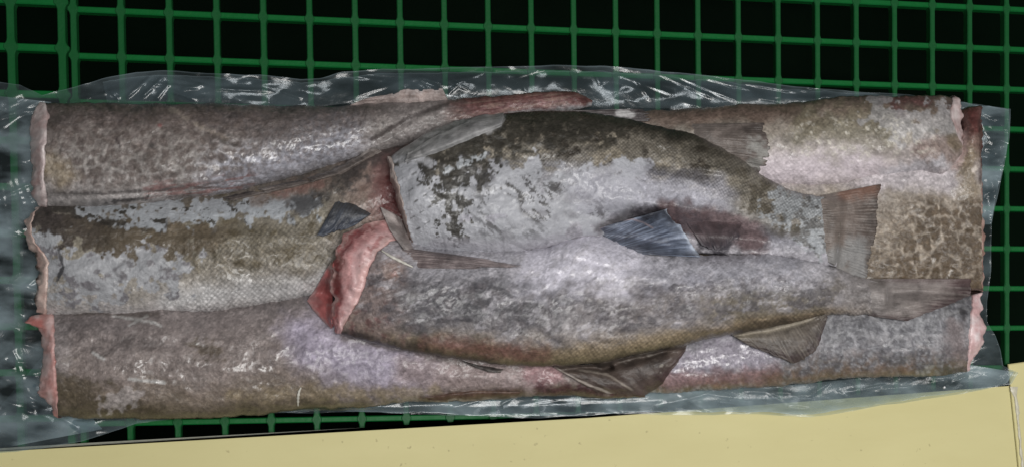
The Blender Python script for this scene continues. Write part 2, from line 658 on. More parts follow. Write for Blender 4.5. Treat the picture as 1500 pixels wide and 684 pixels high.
bd2 = slab('cream_board', [(1477, 533), (1520, 527), (1560, 700), (1560, 760), (1500, 760)], 0.0092, 0.0012,
           'narrow piece of pale yellow board at the lower right corner with a torn white edge', 'board', 'pale yellow boards')
rng = np.random.default_rng(4)
tl = line2([(1485, 566), (1489, 590), (1492, 625), (1496, 665), (1499, 700)], 46)
w = 1.4 + 2.0 * np.abs(fbm(np.arange(46) / 4.0, np.zeros(46), 9, 3))
w[:6] += np.linspace(4, 0, 6)
jit = 0.9 * fbm(np.arange(46) / 3.0, np.ones(46), 19, 3)
zz = 0.0104 + 0.0005 * fbm(np.arange(46) / 2.0, np.zeros(46), 3, 3)
A0, A1 = at(tl[:, 0] - w + jit, tl[:, 1], 0.0093), at(tl[:, 0] + jit, tl[:, 1], zz)
A2 = at(tl[:, 0] + w + jit, tl[:, 1], 0.0093)
mesh('torn_edge', np.r_[A0, A1, A2], gridq(3, 46), EDGE, parent=bd2)

# ------------------------------------------------------------------ fish
HS = 2.0
HM = np.zeros((420, 800))


def hm_add(px, py, z):
    i = np.clip(((py + 40) / HS).astype(int), 0, 419)
    j = np.clip(((px + 40) / HS).astype(int), 0, 799)
    np.maximum.at(HM, (i.ravel(), j.ravel()), z.ravel())


def hm_smooth(k=2):
    H = HM.copy()
    for _ in range(2):                    # close pin holes
        s = np.stack([np.roll(np.roll(H, a, 0), b, 1) for a in (-1, 0, 1) for b in (-1, 0, 1)])
        H = np.where(H <= 0.001, s.max(0), H)
    for _ in range(k):
        H = np.mean([np.roll(np.roll(H, a, 0), b, 1) for a in (-1, 0, 1) for b in (-1, 0, 1)], 0)
    return H


def hm_get(H, px, py):
    y = np.clip((np.asarray(py) + 40) / HS, 0, 418)
    x = np.clip((np.asarray(px) + 40) / HS, 0, 798)
    i, j = np.floor(y).astype(int), np.floor(x).astype(int)
    u, v = y - i, x - j
    return (H[i, j] * (1 - u) * (1 - v) + H[i + 1, j] * u * (1 - v) + H[i, j + 1] * (1 - u) * v + H[i + 1, j + 1] * u * v)


GROUP = 'headless frozen fish packed in the plastic bag'


class Fish:
    def __init__(self, label, stations, hd, seed, paint, n=2.0, bumps=(), rough_amp=0.0004, step=1.6, sc=5.0, end=None, end_len=45.0):
        S = np.asarray(stations, float)
        mid = (S[:, :2] + S[:, 2:4]) / 2
        ln = np.hypot(*np.diff(mid, axis=0).T).sum()
        wd = np.hypot(*(S[:, :2] - S[:, 2:4]).T).max()
        n_s, n_v = int(ln / step), int(wd / step)
        P = spline(S, n_s)
        j = np.arange(n_s)
        P[:, 1] += 3.0 * fbm(j / 55.0, np.full(n_s, 1.3), seed + 4, 2)
        P[:, 3] += 3.0 * fbm(j / 55.0, np.full(n_s, 6.3), seed + 5, 2)
        P[:, 1] += 1.6 * fbm(j / 9.0, np.full(n_s, 3.3), seed, 4, 0.6)
        P[:, 3] += 1.6 * fbm(j / 9.0, np.full(n_s, 9.3), seed + 1, 4, 0.6)
        t = np.linspace(-1, 1, n_v)
        a = 0.55 * np.sin(t * np.pi / 2) + 0.45 * t
        A = np.broadcast_to(a, (n_s, n_v))
        px = P[:, 0:1] + (P[:, 2:3] - P[:, 0:1]) * (A + 1) / 2
        py = P[:, 1:2] + (P[:, 3:4] - P[:, 1:2]) * (A + 1) / 2
        if end is None:
            end = np.stack([px[0], py[0]], -1)
        if True:
            E = line2(end, n_v)
            E[:, 0] += 1.8 * fbm(np.arange(n_v) / 6.0, np.full(n_v, 2.2), seed + 71, 4, 0.6)
            k = np.exp(-((j * step / end_len) ** 1.6))[:, None]
            px = px + k * (E[:, 0] - px[0])
            py = py + k * (E[:, 1] - py[0])
        h = (1 - np.abs(A) ** n) ** (1 / n)
        z = P[:, 4:5] + P[:, 5:6] * h
        edge = sm(0.0, 0.35, h)
        z = z + edge * (0.0022 * fbm(px / 60, py / 40, seed + 2, 3) + 0.0007 * fbm(px / 18, py / 14, seed + 8, 3) + rough_amp * fbm(px / 7, py / 7, seed + 3, 3, 0.6))
        rgb = np.random.default_rng(seed)
        rb = []
        for k in range(int(ln / 28)):
            i_, j_ = rgb.integers(0, n_s), rgb.integers(int(n_v * .15), int(n_v * .85))
            an = math.degrees(math.atan2(P[min(i_ + 3, n_s - 1), 1] - P[max(i_ - 3, 0), 1], P[min(i_ + 3, n_s - 1), 0] - P[max(i_ - 3, 0), 0]))
            rb.append((px[i_, j_], py[i_, j_], rgb.uniform(14, 60), rgb.uniform(4, 13), an + rgb.normal(0, 14), rgb.uniform(.0005, .0016) * rgb.choice([-1, 1])))
        for (x, y, rx, ry, rot, dz) in list(bumps) + rb:
            c, s = math.cos(math.radians(rot)), math.sin(math.radians(rot))
            u, v = (px - x) * c + (py - y) * s, -(px - x) * s + (py - y) * c
            z = z + dz * np.exp(-(u / rx) ** 2 - (v / ry) ** 2)
        up = at(px, py, z)
        hm_add(px, py, z)
        # underside
        tl_ = np.linspace(0, np.pi, 12)[1:-1]
        al = np.cos(tl_)
        lx = P[:, 0:1] + (P[:, 2:3] - P[:, 0:1]) * (al + 1) / 2
        ly = P[:, 1:2] + (P[:, 3:4] - P[:, 1:2]) * (al + 1) / 2
        lo = at(lx, ly, np.broadcast_to(P[:, 4:5], lx.shape))
        taper = np.clip(P[:, 5:6] / S[0, 5], 0.1, 1)
        lo[..., 2] -= hd * taper * np.sin(tl_) ** 0.6
        V = np.concatenate([up, lo], 1)
        m = V.shape[1]
        Q = gridq(n_s, m, True)[:, ::-1]
        d = dict(px=px, py=py, a=A, s=np.broadcast_to(j[:, None] / n_s, px.shape), seed=seed)
        d['gr'] = np.ones(px.shape)
        d['wet'] = np.zeros(px.shape)
        col, scl, frost = paint(d)
        colf = np.concatenate([col, np.repeat(col[:, -1:], 10, 1)], 1)
        z10 = np.zeros((n_s, 10))
        al_len = np.r_[0, np.cumsum(np.hypot(*np.diff((P[:, :2] + P[:, 2:4]) / 2, axis=0).T))]
        wpx = np.hypot(P[:, 0] - P[:, 2], P[:, 1] - P[:, 3])
        lu = np.broadcast_to((al_len / sc)[:, None], px.shape)
        lv = (A * wpx[:, None] / 2 / sc)
        lu, lv = (lu + lv) * 0.7071, (lv - lu) * 0.7071
        uv = np.stack([np.concatenate([lu, z10], 1), np.concatenate([lv, z10], 1)], -1)
        base = V[:, :n_v].reshape(-1, 3).mean(0)
        self.root = thing('headless_fish', label, 'fish', (base[0], base[1], float(V[..., 2].min())), GROUP)
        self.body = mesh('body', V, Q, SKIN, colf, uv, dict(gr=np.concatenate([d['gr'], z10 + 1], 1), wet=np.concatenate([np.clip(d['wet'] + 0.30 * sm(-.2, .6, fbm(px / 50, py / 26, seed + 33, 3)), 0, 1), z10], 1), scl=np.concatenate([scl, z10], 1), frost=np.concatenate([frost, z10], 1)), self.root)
        self.ring_px, self.ring_py, self.ring_z = px[0], py[0], z[0]
        self.z0, self.hd, self.seed = P[0, 4], hd, seed

    def flesh(self, out, rows=14, name='cut_flesh', paint=None, drop=0.6, lift=0.0, zlow=None):
        """the cut face: raw flesh that bulges out of the skin's rim to the outline `out` (from the top edge to the bottom edge)."""
        n = len(self.ring_px)
        O = line2(out, n)
        e = np.linspace(-0.12, 1, rows)[:, None]
        ee = np.where(e > 0, e ** 0.8, e)
        px = self.ring_px + (O[:, 0] - self.ring_px) * ee
        py = self.ring_py + (O[:, 1] - self.ring_py) * ee
        j = np.arange(n)
        px = px + ee * (3000 * min(0.0013, getattr(self, 'flesh_amp', 0.0013))) * fbm(j / 7.0, ee * 2 + 0 * j, self.seed + 41, 3)
        base = self.z0 - 0.004
        z = base + (self.ring_z - 0.0006 - base) * (1 - drop * np.clip(ee, 0, 1) ** 2.2) + lift * np.sin(np.clip(ee, 0, 1) * np.pi)
        z = z + getattr(self, 'flesh_amp', 0.0013) * fbm(px / 13, py / 15, self.seed + 44, 3, 0.4) * np.clip(ee * 3, 0, 1)
        z = np.where(ee < 0, self.ring_z - 0.003, z)
        V = at(px, py, z)
        hm_add(px, py, z)
        wall = []
        zl = self.z0 - self.hd if zlow is None else zlow
        for k in (0.5, 1.0):
            r = V[-1].copy()
            r[:, 2] = r[:, 2] * (1 - k) + zl * k
            wall.append(r)
        V = np.concatenate([V, np.array(wall)], 0)
        px2 = np.concatenate([px, px[-1:], px[-1:]], 0)
        py2 = np.concatenate([py, py[-1:], py[-1:] + 5], 0)
        e2 = np.concatenate([np.broadcast_to(ee, px.shape), np.full((2, n), 1.0)], 0)
        global SAT
        SAT = 1.0
        if paint is None:
            t = 0.5 + 0.5 * fbm(px2 / 8, py2 / 14, self.seed + 50, 4)
            col = ramp(t, [(0, (150, 126, 122)), (0.45, (172, 156, 153)), (1, (196, 184, 180))])
        else:
            col = paint(px2, py2, e2)
        SAT = 0.84
        Q = gridq(len(V), n)
        return mesh(name, V, Q, FLESH, col, np.zeros((V.shape[0], n, 2)), dict(scl=np.zeros(px2.shape), frost=0.06 * np.ones(px2.shape)), self.root)

    def fin(self, name, base, tip, c0, c1, cr, rays=18, lift=0.002, arch=0.004, ragged=3.0, seed=1, ray_amp=0.0003, drape=True, zb=0.03, zt=0.03,
            ctip=None, extra=None, mat=None, th=0.0009, curve=0.0, frost=0.2, ksm=3, nu=None, edge_rim=None):
        global SAT
        SAT = 1.0 if mat is not None else 0.84
        nu = nu or max(24, rays * 5)
        B, T = line2(base, nu), line2(tip, nu)
        ln = np.hypot(*(T - B)[:, :2].T).max()
        nv = int(max(10, ln / 1.8))
        v = np.linspace(0, 1, nv)[:, None]
        u = np.linspace(0, 1, nu)[None, :]
        notch = sm(0.45, 0.75, fbm(u * rays * 0.45, np.full_like(u, 4.4), seed + 8, 2))
        rag = 1 + ragged / max(ln, 1) * (0.9 * fbm(u * 4, np.zeros_like(u), seed, 3, 0.6) + 0.35 * fbm(u * rays * 1.3, np.ones_like(u), seed, 2) - 0.3 - 1.6 * notch)
        vv = v * rag
        px = B[:, 0] + (T[:, 0] - B[:, 0]) * vv
        py = B[:, 1] + (T[:, 1] - B[:, 1]) * vv
        # gentle bow of the rays
        nx, ny = -(T - B)[:, 1], (T - B)[:, 0]
        bow = curve * np.sin(np.pi * v) * np.ones_like(u)
        px, py = px + nx * bow, py + ny * bow
        wob = 0.35 * fbm(u * 6 + 0 * v, v * 3 + 0 * u, seed + 2, 3)
        ph = (u * rays + wob) * np.pi
        ray = np.abs(np.cos(ph)) ** 3 * (0.55 + 0.6 * fbm(u * rays * 0.35 + 0 * v, v * 2.2 + 0 * u, seed + 12, 3))
        ray = np.clip(0.6 * ray + 0.45 * np.clip(fbm(u * rays * 2.1 + 0.4 * v, v * 2.5 + 0 * u, seed + 13, 3) + .15, 0, 1), 0, 1)
        if drape:
            H = hm_smooth(ksm)
            z = hm_get(H, px, py) - 0.0012 + (lift + 0.0012) * sm(0, 0.3, v)
        else:
            z = zb + (zt - zb) * v + 0 * u
        z = z + arch * np.sin(np.pi * v) * np.sin(np.pi * u) ** 0.6 + ray_amp * ray + 0.0012 * fbm(u * 5 + 0 * v, v * 4 + 0 * u, seed + 4, 3) * v
        col = L(*c0) * (1 - v[..., None]) + L(*c1) * v[..., None] + 0 * ray[..., None]
        if ctip is not None:
            col = mix(col, L(*ctip), sm(0.72, 1.0, v + 0.15 * fbm(u * 14 + 0 * v, v * 3 + 0 * u, seed + 6, 3)) + 0 * u)
        col = mix(col, L(*cr), ray * (0.65 + 0.35 * fbm(px / 9, py / 9, seed + 5, 3)))
        col = col * (1 + 0.35 * fbm(px / 14, py / 14, seed + 7, 4, 0.6))[..., None]
        if extra is not None:
            col = extra(px, py, u + 0 * v, v + 0 * u, col)
        SAT = 0.84
        col = np.clip(col, 0.004, 1)
        up = at(px, py, z)
        lo = up.copy()
        lo[..., 2] -= th
        if drape:
            hm_add(px, py, z)
        nvt = nv * nu
        Q = gridq(nv, nu)
        q2 = Q[:, ::-1] + nvt
        b = []
        for k in range(nu - 1):
            b.append((k, k + 1, nvt + k + 1, nvt + k)[::-1])
            e = (nv - 1) * nu
            b.append((e + k, e + k + 1, nvt + e + k + 1, nvt + e + k))
        for k in range(nv - 1):
            b.append((k * nu, (k + 1) * nu, nvt + (k + 1) * nu, nvt + k * nu))
            e = nu - 1
            b.append((k * nu + e, (k + 1) * nu + e, nvt + (k + 1) * nu + e, nvt + k * nu + e)[::-1])
        V = np.concatenate([up.reshape(-1, 3), lo.reshape(-1, 3)])
        cc = np.concatenate([col.reshape(-1, 3)] * 2)
        fr = np.full(len(V), frost)
        return mesh(name, V, np.concatenate([Q, q2, np.array(b)]), mat or FIN, cc, np.zeros((len(V), 2)), dict(scl=np.zeros(len(V)), frost=fr), self.root)


def mott(col, d, lam=(34, 10, 3.4), amp=(0.11, 0.16, 0.30), stretch=1.2, off=0, fleck=0.35):
    px, py = d['px'], d['py']
    t = 0
    for l, a in zip(lam, amp):
        t = t + a * fbm(px / (l * stretch), py / l, d['seed'] + off + int(l), 4, 0.6)
    t = t * d['gr']
    col = col * np.exp(np.clip(t, -1.2, 0.55))[..., None]
    fl = sm(0.25, 0.7, fbm(px / 5.5, py / 4.5, d['seed'] + 201, 3, 0.6)) * sm(-0.2, 0.5, fbm(px / 40, py / 30, d['seed'] + 203, 3))
    col = col * (1 + fleck * fl * d['gr'])[..., None]
    return np.clip(col, 0.004, 1)


def spots(d, lam, thr=0.42, f=0.14, warp=0.35, off=0, stretch=1.0):
    px, py = d['px'] / lam, d['py'] / lam / stretch
    wx = warp * fbm(px * 1.1, py * 1.1, d['seed'] + 61 + off, 3)
    wy = warp * fbm(px * 1.1, py * 1.1, d['seed'] + 67 + off, 3)
    return 1 - sm(thr - f, thr + f, worley(px + wx, py + wy, d['seed'] + off))


def Z(d):
    return np.zeros(d['px'].shape)


# ---- fish A: top left
def paint_a(d):
    px, py, a = d['px'], d['py'], d['a']
    w = a + 0.18 * fbm(px / 30, py / 18, 3, 4)
    col = ramp(w, [(-1, (62, 55, 53)), (-0.78, (88, 77, 73)), (-0.5, (118, 107, 101)), (0.1, (134, 126, 120)), (0.6, (138, 130, 126)), (1, (132, 125, 122))])
    lav = blob(px, py, [(330, 255), (420, 238), (500, 205)], 34, 30, 10, 20)
    d['wet'] = 0.6 * lav
    col = mix(col, L(144, 143, 153), 0.8 * lav)
    dk = blob(px, py, [(330, 172), (430, 185), (520, 165)], 28, 22, 12, 20)
    col = mix(col, L(80, 72, 70), 0.75 * dk)
    col = mix(col, L(88, 76, 70), 0.85 * spots(d, 18, 0.40, 0.16, stretch=0.8) * (1 - sm(330, 460, px)) * (1 - 0.8 * sm(0.4, 0.8, a)))
    col = mix(col, L(96, 84, 80), 0.6 * spots(d, 9, 0.36, 0.2, off=3) * (1 - 0.6 * sm(0.4, 0.8, a)))
    col = mix(col, L(138, 120, 92), 0.6 * blob(px, py, [(74, 245), (94, 258)], 16, 14, 6, 10))
    col = mix(col, L(66, 60, 57), blob(px, py, [(222, 214)], 4, 3))
    col = mix(col, L(66, 56, 54), blob(px, py, [(170, 202), (175, 215)], 1.8, 1.5, 1, 5))
    col = mix(col, L(112, 56, 54), 0.8 * blob(px, py, [(234, 184)], 3.0, 2.5, 2, 4))
    col = mix(col, L(146, 132, 118), 0.5 * blob(px, py, [(250, 160), (300, 190), (330, 205)], 2, 3, 5, 7))
    col = mix(col, L(62, 54, 50), 0.6 * blob(px, py, [(305, 195), (325, 205), (345, 214)], 3, 3, 4, 7))
    # belly seam and the flap below it
    col = mix(col, L(140, 133, 130), 0.6 * blob(px, py, [(70, 294), (170, 292), (250, 284)], 9, 6, 5, 14))
    seam = blob(px, py, [(68, 283), (150, 284), (230, 279), (330, 266)], 1.4, 1.6, 3, 7)
    col = mix(col, L(78, 70, 68), 0.7 * seam)
    col = mix(col, L(50, 45, 43), 0.9 * blob(px, py, [(155, 297), (190, 293), (215, 290)], 2.5, 2, 3, 7))
    stre = fbm((px - 250) / 26 + py / 60, (py + 0.10 * (px - 250)) / 3.2, 8, 3)
    col = mix(col, L(118, 84, 80), 0.85 * sm(0.0, 0.4, stre) * blob(px, py, [(225, 282), (300, 278), (360, 264)], 12, 8, 6, 12, 8))
    col = mix(col, L(84, 64, 60), 0.8 * sm(0.2, 0.5, -stre) * blob(px, py, [(225, 284), (300, 280), (350, 270)], 9, 6, 6, 12, 8))
    # tail end
    col = mix(col, L(112, 104, 101), 0.8 * sm(520, 600, px))
    red = sm(640, 700, px + 10 * fbm(py / 5, px / 20, 4, 3))
    col = mix(col, L(98, 64, 60), red)
    col = mix(col, L(118, 84, 82), red * blob(px, py, [(690, 162), (760, 158), (840, 152)], 7, 8, 8, 9))
    rs = fbm(px / 30, (py + .12 * px) / 2.6, 19, 3)
    col = mix(col, L(84, 50, 46), 0.7 * red * sm(0.1, 0.5, rs))
    col = mix(col, L(128, 104, 92), 0.5 * red * sm(0.1, 0.5, -rs))
    col = mix(col, L(126, 124, 124), 0.9 * blob(px, py, [(720, 174), (790, 165), (865, 157)], 4, 4, 3, 9))
    col = mix(col, L(70, 34, 34), 0.7 * blob(px, py, [(838, 145), (856, 147)], 5, 4, 3, 8))
    fold = blob(px, py, [(545, 205), (600, 172), (655, 152)], 2.5, 2.5, 3, 10)
    col = mix(col, L(62, 54, 52), 0.75 * fold)
    col = mott(col, d, stretch=1.0)
    return col, 0.1 + Z(d), 0.45 + 0.25 * lav


fA = Fish('top left fish, grey brown with dark blotches and a reddish tail',
          [(66, 151, 70, 306, .030, .029), (110, 149, 115, 306, .031, .031), (200, 149, 205, 303, .032, .031), (300, 153, 305, 290, .032, .030),
           (400, 157, 400, 268, .032, .028), (480, 155, 490, 246, .032, .025), (560, 151, 570, 222, .033, .021), (640, 149, 650, 200, .034, .017),
           (720, 143, 730, 180, .036, .012), (800, 134, 800, 168, .037, .009), (850, 138, 846, 160, .037, .007), (868, 147, 866, 153, .036, .003)],
          .022, 11, paint_a, bumps=[(180, 284, 170, 4, -3, -.0018), (590, 182, 60, 6, -30, -.003)],
          end=[(66, 151), (72, 170), (68, 200), (66, 230), (64, 262), (70, 285), (70, 306)], end_len=20)
fA.flesh([(60, 150), (46, 170), (45, 225), (44, 260), (50, 275), (44, 284), (56, 300), (66, 308)])
fA.fin('dorsal_fin', [(505, 158), (560, 159), (662, 158)], [(536, 144), (600, 131), (648, 130)], (126, 114, 110), (124, 104, 97), (144, 130, 124),
       rays=22, lift=.001, arch=.002, seed=5, drape=False, zb=.036, zt=.042, ctip=(140, 128, 124), ragged=2)
fA.fin('tail_fin', [(730, 164), (735, 172), (742, 180)], [(938, 160), (948, 166), (946, 178)], (110, 102, 100), (52, 46, 46), (70, 62, 62), rays=10,
       lift=.001, arch=.001, seed=6, drape=False, zb=.047, zt=.050, ragged=14,
       extra=lambda px, py, u, v, col: mix(col, L(150, 146, 144), blob(px, py, [(906, 166), (925, 168)], 5, 2, 2, 5)))


# ---- fish B: middle left
def paint_b(d):
    px, py, a = d['px'], d['py'], d['a']
    col = ramp(a + 0.12 * fbm(px / 40, py / 20, 4, 3), [(-1, (96, 88, 80)), (-0.3, (114, 106, 92)), (0.2, (128, 119, 106)), (0.6, (142, 134, 126)), (1, (156, 149, 148))])
    scl = 0.55 * sm(190, 330, px + 20 * fbm(px / 30, py / 30, 6, 4)) * sm(-0.45, -0.1, a)
    col = mix(col, L(100, 90, 72), 0.6 * blob(px, py, [(300, 345), (380, 365), (450, 375)], 34, 20, 22, 16, 4))
    col = mix(col, L(84, 72, 50), 0.7 * spots(d, 30, 0.22, 0.12) * sm(250, 300, px) * (1 - sm(0.3, 0.6, a)))
    col = mix(col, L(178, 174, 172), 0.8 * blob(px, py, [(250, 440), (350, 428), (450, 420), (470, 410)], 15, 14, 6, 20))
    d['wet'] = 0.7 * blob(px, py, [(250, 440), (350, 428), (450, 415)], 20, 16, 6, 20)
    # white patch (skin rubbed away) with ragged edge
    wp = blob(px, py, [(75, 385), (110, 400), (150, 420), (190, 385), (250, 385)], 34, 4, 34, 15, 7)
    col = mix(col, L(146, 145, 147), wp)
    col = mix(col, L(100, 94, 97), 0.8 * wp * sm(0.1, 0.5, fbm(px / 13, py / 11, 77, 4, .6)))
    col = mix(col, L(74, 68, 70), 0.7 * wp * sm(0.6, 0.85, ridged(px / 30, py / 26, 79, 3)) * sm(-.1, .4, fbm(px / 40, py / 40, 78, 3)))
    wt = blob(px, py, [(130, 303), (200, 318), (300, 310), (400, 305), (450, 298)], 17, 3, 18, 13, 9)
    col = mix(col, L(148, 150, 153), wt)
    col = mix(col, L(58, 54, 48), wt * sm(0.45, 0.62, fbm(px / 15, py / 9, 31, 4, .65)))
    bs = blob(px, py, [(60, 318), (90, 335), (150, 345), (220, 350), (330, 348)], 20, 3, 22, 14, 11) * (1 - sm(300, 360, px))
    br = ramp(sm(60, 230, px + 20 * fbm(px / 20, py / 20, 91, 3)), [(0, (66, 58, 54)), (0.5, (76, 66, 54)), (1, (90, 78, 62))])
    col = col * (1 - bs[..., None]) + br * bs[..., None]
    col = mix(col, L(40, 36, 32), 0.8 * blob(px, py, [(70, 306), (100, 308), (140, 322), (180, 333), (240, 332)], 6, 4, 8, 9, 5) * (1 - wt))
    col = mix(col, L(144, 144, 146), blob(px, py, [(50, 347), (75, 352)], 8, 2, 9, 8, 3))
    col = mix(col, L(70, 68, 70), blob(px, py, [(86, 365), (92, 390), (85, 410)], 1.5, 1.2, 3, 9))
    # towards the gut opening: reddish fine-scaled skin, dark edge
    rd = sm(470, 560, px + 14 * fbm(px / 18, py / 18, 8, 3))
    col = mix(col, L(126, 102, 94), 0.85 * rd)
    col = mix(col, L(48, 44, 43), 0.85 * blob(px, py, [(440, 300), (480, 268), (540, 232), (575, 222)], 19, 9, 16, 10, 6))
    col = mix(col, L(104, 88, 78), 0.8 * blob(px, py, [(380, 290), (430, 275), (480, 262)], 12, 8, 8, 10, 2))
    col = mix(col, L(112, 82, 74), 0.7 * blob(px, py, [(400, 283), (470, 270)], 6, 5, 6, 8, 12))
    col = mix(col, L(112, 78, 74), 0.85 * blob(px, py, [(572, 252), (566, 300), (580, 335)], 24, 15, 8, 12))
    col = mix(col, L(92, 42, 41), 0.9 * blob(px, py, [(576, 262), (574, 300), (584, 330)], 14, 9, 6, 12))
    d['gr'] = 1 - 0.7 * np.clip(wp + wt + sm(540, 560, px), 0, 1)
    col = mott(col, d, stretch=1.2)
    return col, scl, 0.35 + 0.5 * sm(0.5, 0.9, a)


fB = Fish('middle left fish with white rubbed patches, olive back stripe and clearly visible scales',
          [(46, 306, 66, 461, .026, .026), (75, 300, 100, 463, .028, .029), (130, 296, 150, 465, .029, .031), (250, 288, 250, 465, .03, .031),
           (350, 278, 350, 456, .031, .031), (430, 258, 440, 440, .032, .030), (500, 232, 520, 420, .032, .029), (560, 212, 600, 400, .032, .027),
           (640, 205, 680, 370, .032, .024), (760, 200, 800, 340, .032, .020), (900, 190, 920, 300, .033, .016), (1010, 190, 1010, 240, .036, .010)],
          .022, 23, paint_b, sc=5.6, bumps=[(300, 350, 260, 18, 2, .003)],
          end=[(66, 299), (52, 309), (46, 326), (46, 340), (52, 354), (64, 370), (72, 384), (70, 410), (68, 436), (68, 462)], end_len=24)


def fb_flesh(px, py, e):
    t = 0.5 + 0.5 * fbm(px / 8, py / 12, 51, 4)
    col = ramp(t, [(0, (170, 140, 130)), (0.5, (186, 162, 152)), (1, (194, 174, 164))])
    return mix(col, L(64, 46, 38), blob(px, py, [(46, 378), (50, 405), (46, 440)], 8, 3, 5, 7) * sm(.45, .7, e))


fB.flesh([(56, 304), (42, 313), (37, 326), (38, 342), (42, 356), (48, 368), (56, 384), (52, 410), (50, 436), (54, 457)], paint=fb_flesh, drop=.5)
fB.fin('dorsal_fin', [(345, 294), (430, 276), (500, 256), (560, 222)], [(318, 291), (410, 269), (480, 248), (545, 214)], (88, 78, 72), (56, 50, 48), (112, 100, 94), rays=30, lift=.0012, arch=.0015,
       seed=14, ragged=8, nu=170, ctip=(112, 104, 100))
fB.fin('pelvic_fin', [(494, 292), (520, 296), (546, 312)], [(464, 345), (474, 347), (520, 330)], (54, 51, 48), (58, 62, 72), (78, 86, 100), rays=12,
       lift=.0035, arch=.003, seed=15, ragged=3, ctip=(58, 60, 68))


# ---- fish C: bottom left
def paint_c(d):
    px, py, a = d['px'], d['py'], d['a']
    w = a + 0.16 * fbm(px / 36, py / 20, 14, 4)
    col = ramp(w, [(-1, (112, 102, 100)), (-0.4, (120, 108, 104)), (0.2, (118, 105, 99)), (0.55, (110, 96, 84)), (0.8, (92, 80, 66)), (1, (66, 55, 44))])
    lav = blob(px, py, [(460, 500), (530, 530), (600, 540)], 42, 32, 16, 24)
    col = mix(col, L(140, 130, 146), 0.9 * lav)
    pk = blob(px, py, [(600, 545), (700, 550), (780, 560)], 24, 16, 8, 20)
    col = mix(col, L(136, 118, 116), 0.8 * pk)
    col = mix(col, L(136, 98, 100), 0.8 * blob(px, py, [(780, 545), (810, 553)], 14, 10, 8, 12))
    yl = blob(px, py, [(340, 580), (430, 575), (560, 575), (640, 575)], 9, 8, 9, 12) 
    col = mix(col, L(126, 110, 86), 0.7 * yl)
    col = mix(col, L(80, 69, 54), 0.8 * blob(px, py, [(90, 560), (120, 590), (180, 605)], 24, 10, 22, 18, 3))
    col = mix(col, L(140, 130, 126), 0.8 * blob(px, py, [(160, 590), (195, 580)], 12, 4, 12, 9, 5))
    col = mix(col, L(136, 126, 124), 0.5 * blob(px, py, [(90, 480), (90, 540)], 10, 8, 8, 9, 5))
    col = mix(col, L(78, 66, 50), 0.7 * blob(px, py, [(290, 508), (320, 512)], 10, 6, 12, 8, 4))
    col = mix(col, L(78, 70, 68), 0.6 * blob(px, py, [(140, 512), (190, 498), (230, 505)], 8, 6, 10, 9, 15))
    for ln in ([(165, 462), (225, 472), (236, 477)], [(190, 555), (240, 560)], [(135, 516), (152, 526)], [(215, 462), (190, 476)]):
        col = mix(col, L(160, 156, 152), 0.85 * blob(px, py, ln, 2.0, 1.5, 1.5, 6))
    d['wet'] = 0.85 * sm(0.0, 0.5, fbm(px / 16, py / 10, 17, 3)) * blob(px, py, [(180, 552), (260, 545), (330, 525), (390, 500), (400, 545)], 30, 20)
    col = mix(col, L(62, 52, 44), 0.6 * blob(px, py, [(60, 456), (150, 458), (230, 460)], 4, 3, 2, 9))
    col = mix(col, L(66, 44, 34), 0.8 * blob(px, py, [(620, 586), (700, 578), (760, 574)], 7, 4, 3, 12))
    dk = blob(px, py, [(500, 492), (560, 506), (640, 522), (700, 536)], 5, 4, 4, 12)
    col = mix(col, L(80, 68, 64), 0.7 * dk)  # contact shade along fish H's lower edge, painted into this skin
    col = mix(col, L(62, 34, 37), 0.9 * blob(px, py, [(790, 572), (860, 570), (940, 572)], 9, 6, 6, 12))
    col = mott(col, d, stretch=1.2)
    return col, 0.12 + Z(d), 0.55 + 0.3 * lav


fC = Fish('bottom left fish, plain greyish skin with a mauve flank and brown lower edge',
          [(78, 456, 86, 610, .028, .027), (150, 451, 150, 613, .030, .030), (250, 450, 250, 614, .031, .031), (350, 448, 350, 607, .031, .030),
           (440, 432, 440, 598, .031, .029), (540, 430, 540, 593, .031, .027), (640, 460, 640, 589, .031, .024), (740, 500, 740, 583, .032, .021),
           (840, 530, 840, 581, .034, .015), (900, 545, 900, 583, .035, .010), (945, 560, 945, 580, .035, .006)],
          .022, 37, paint_c)
fC.flesh([(42, 463), (38, 472), (58, 480), (60, 510), (60, 540), (57, 575), (72, 592), (84, 612)],
         paint=lambda px, py, e: mix(ramp(0.5 + 0.6 * fbm(px / 9, py / 16, 38, 4), [(0, (158, 112, 106)), (0.5, (180, 142, 136)), (1, (198, 172, 168))]), L(168, 92, 84), 0.8 * blob(px, py, [(40, 466), (56, 474)], 7, 5, 3, 6)))
fC.fin('anal_fin', [(622, 580), (690, 570), (764, 572)], [(632, 589), (690, 587), (756, 584)], (80, 56, 44), (58, 40, 34), (96, 74, 62), rays=16,
       lift=.002, arch=.001, seed=25, ragged=2, ctip=(140, 128, 120), nu=90)


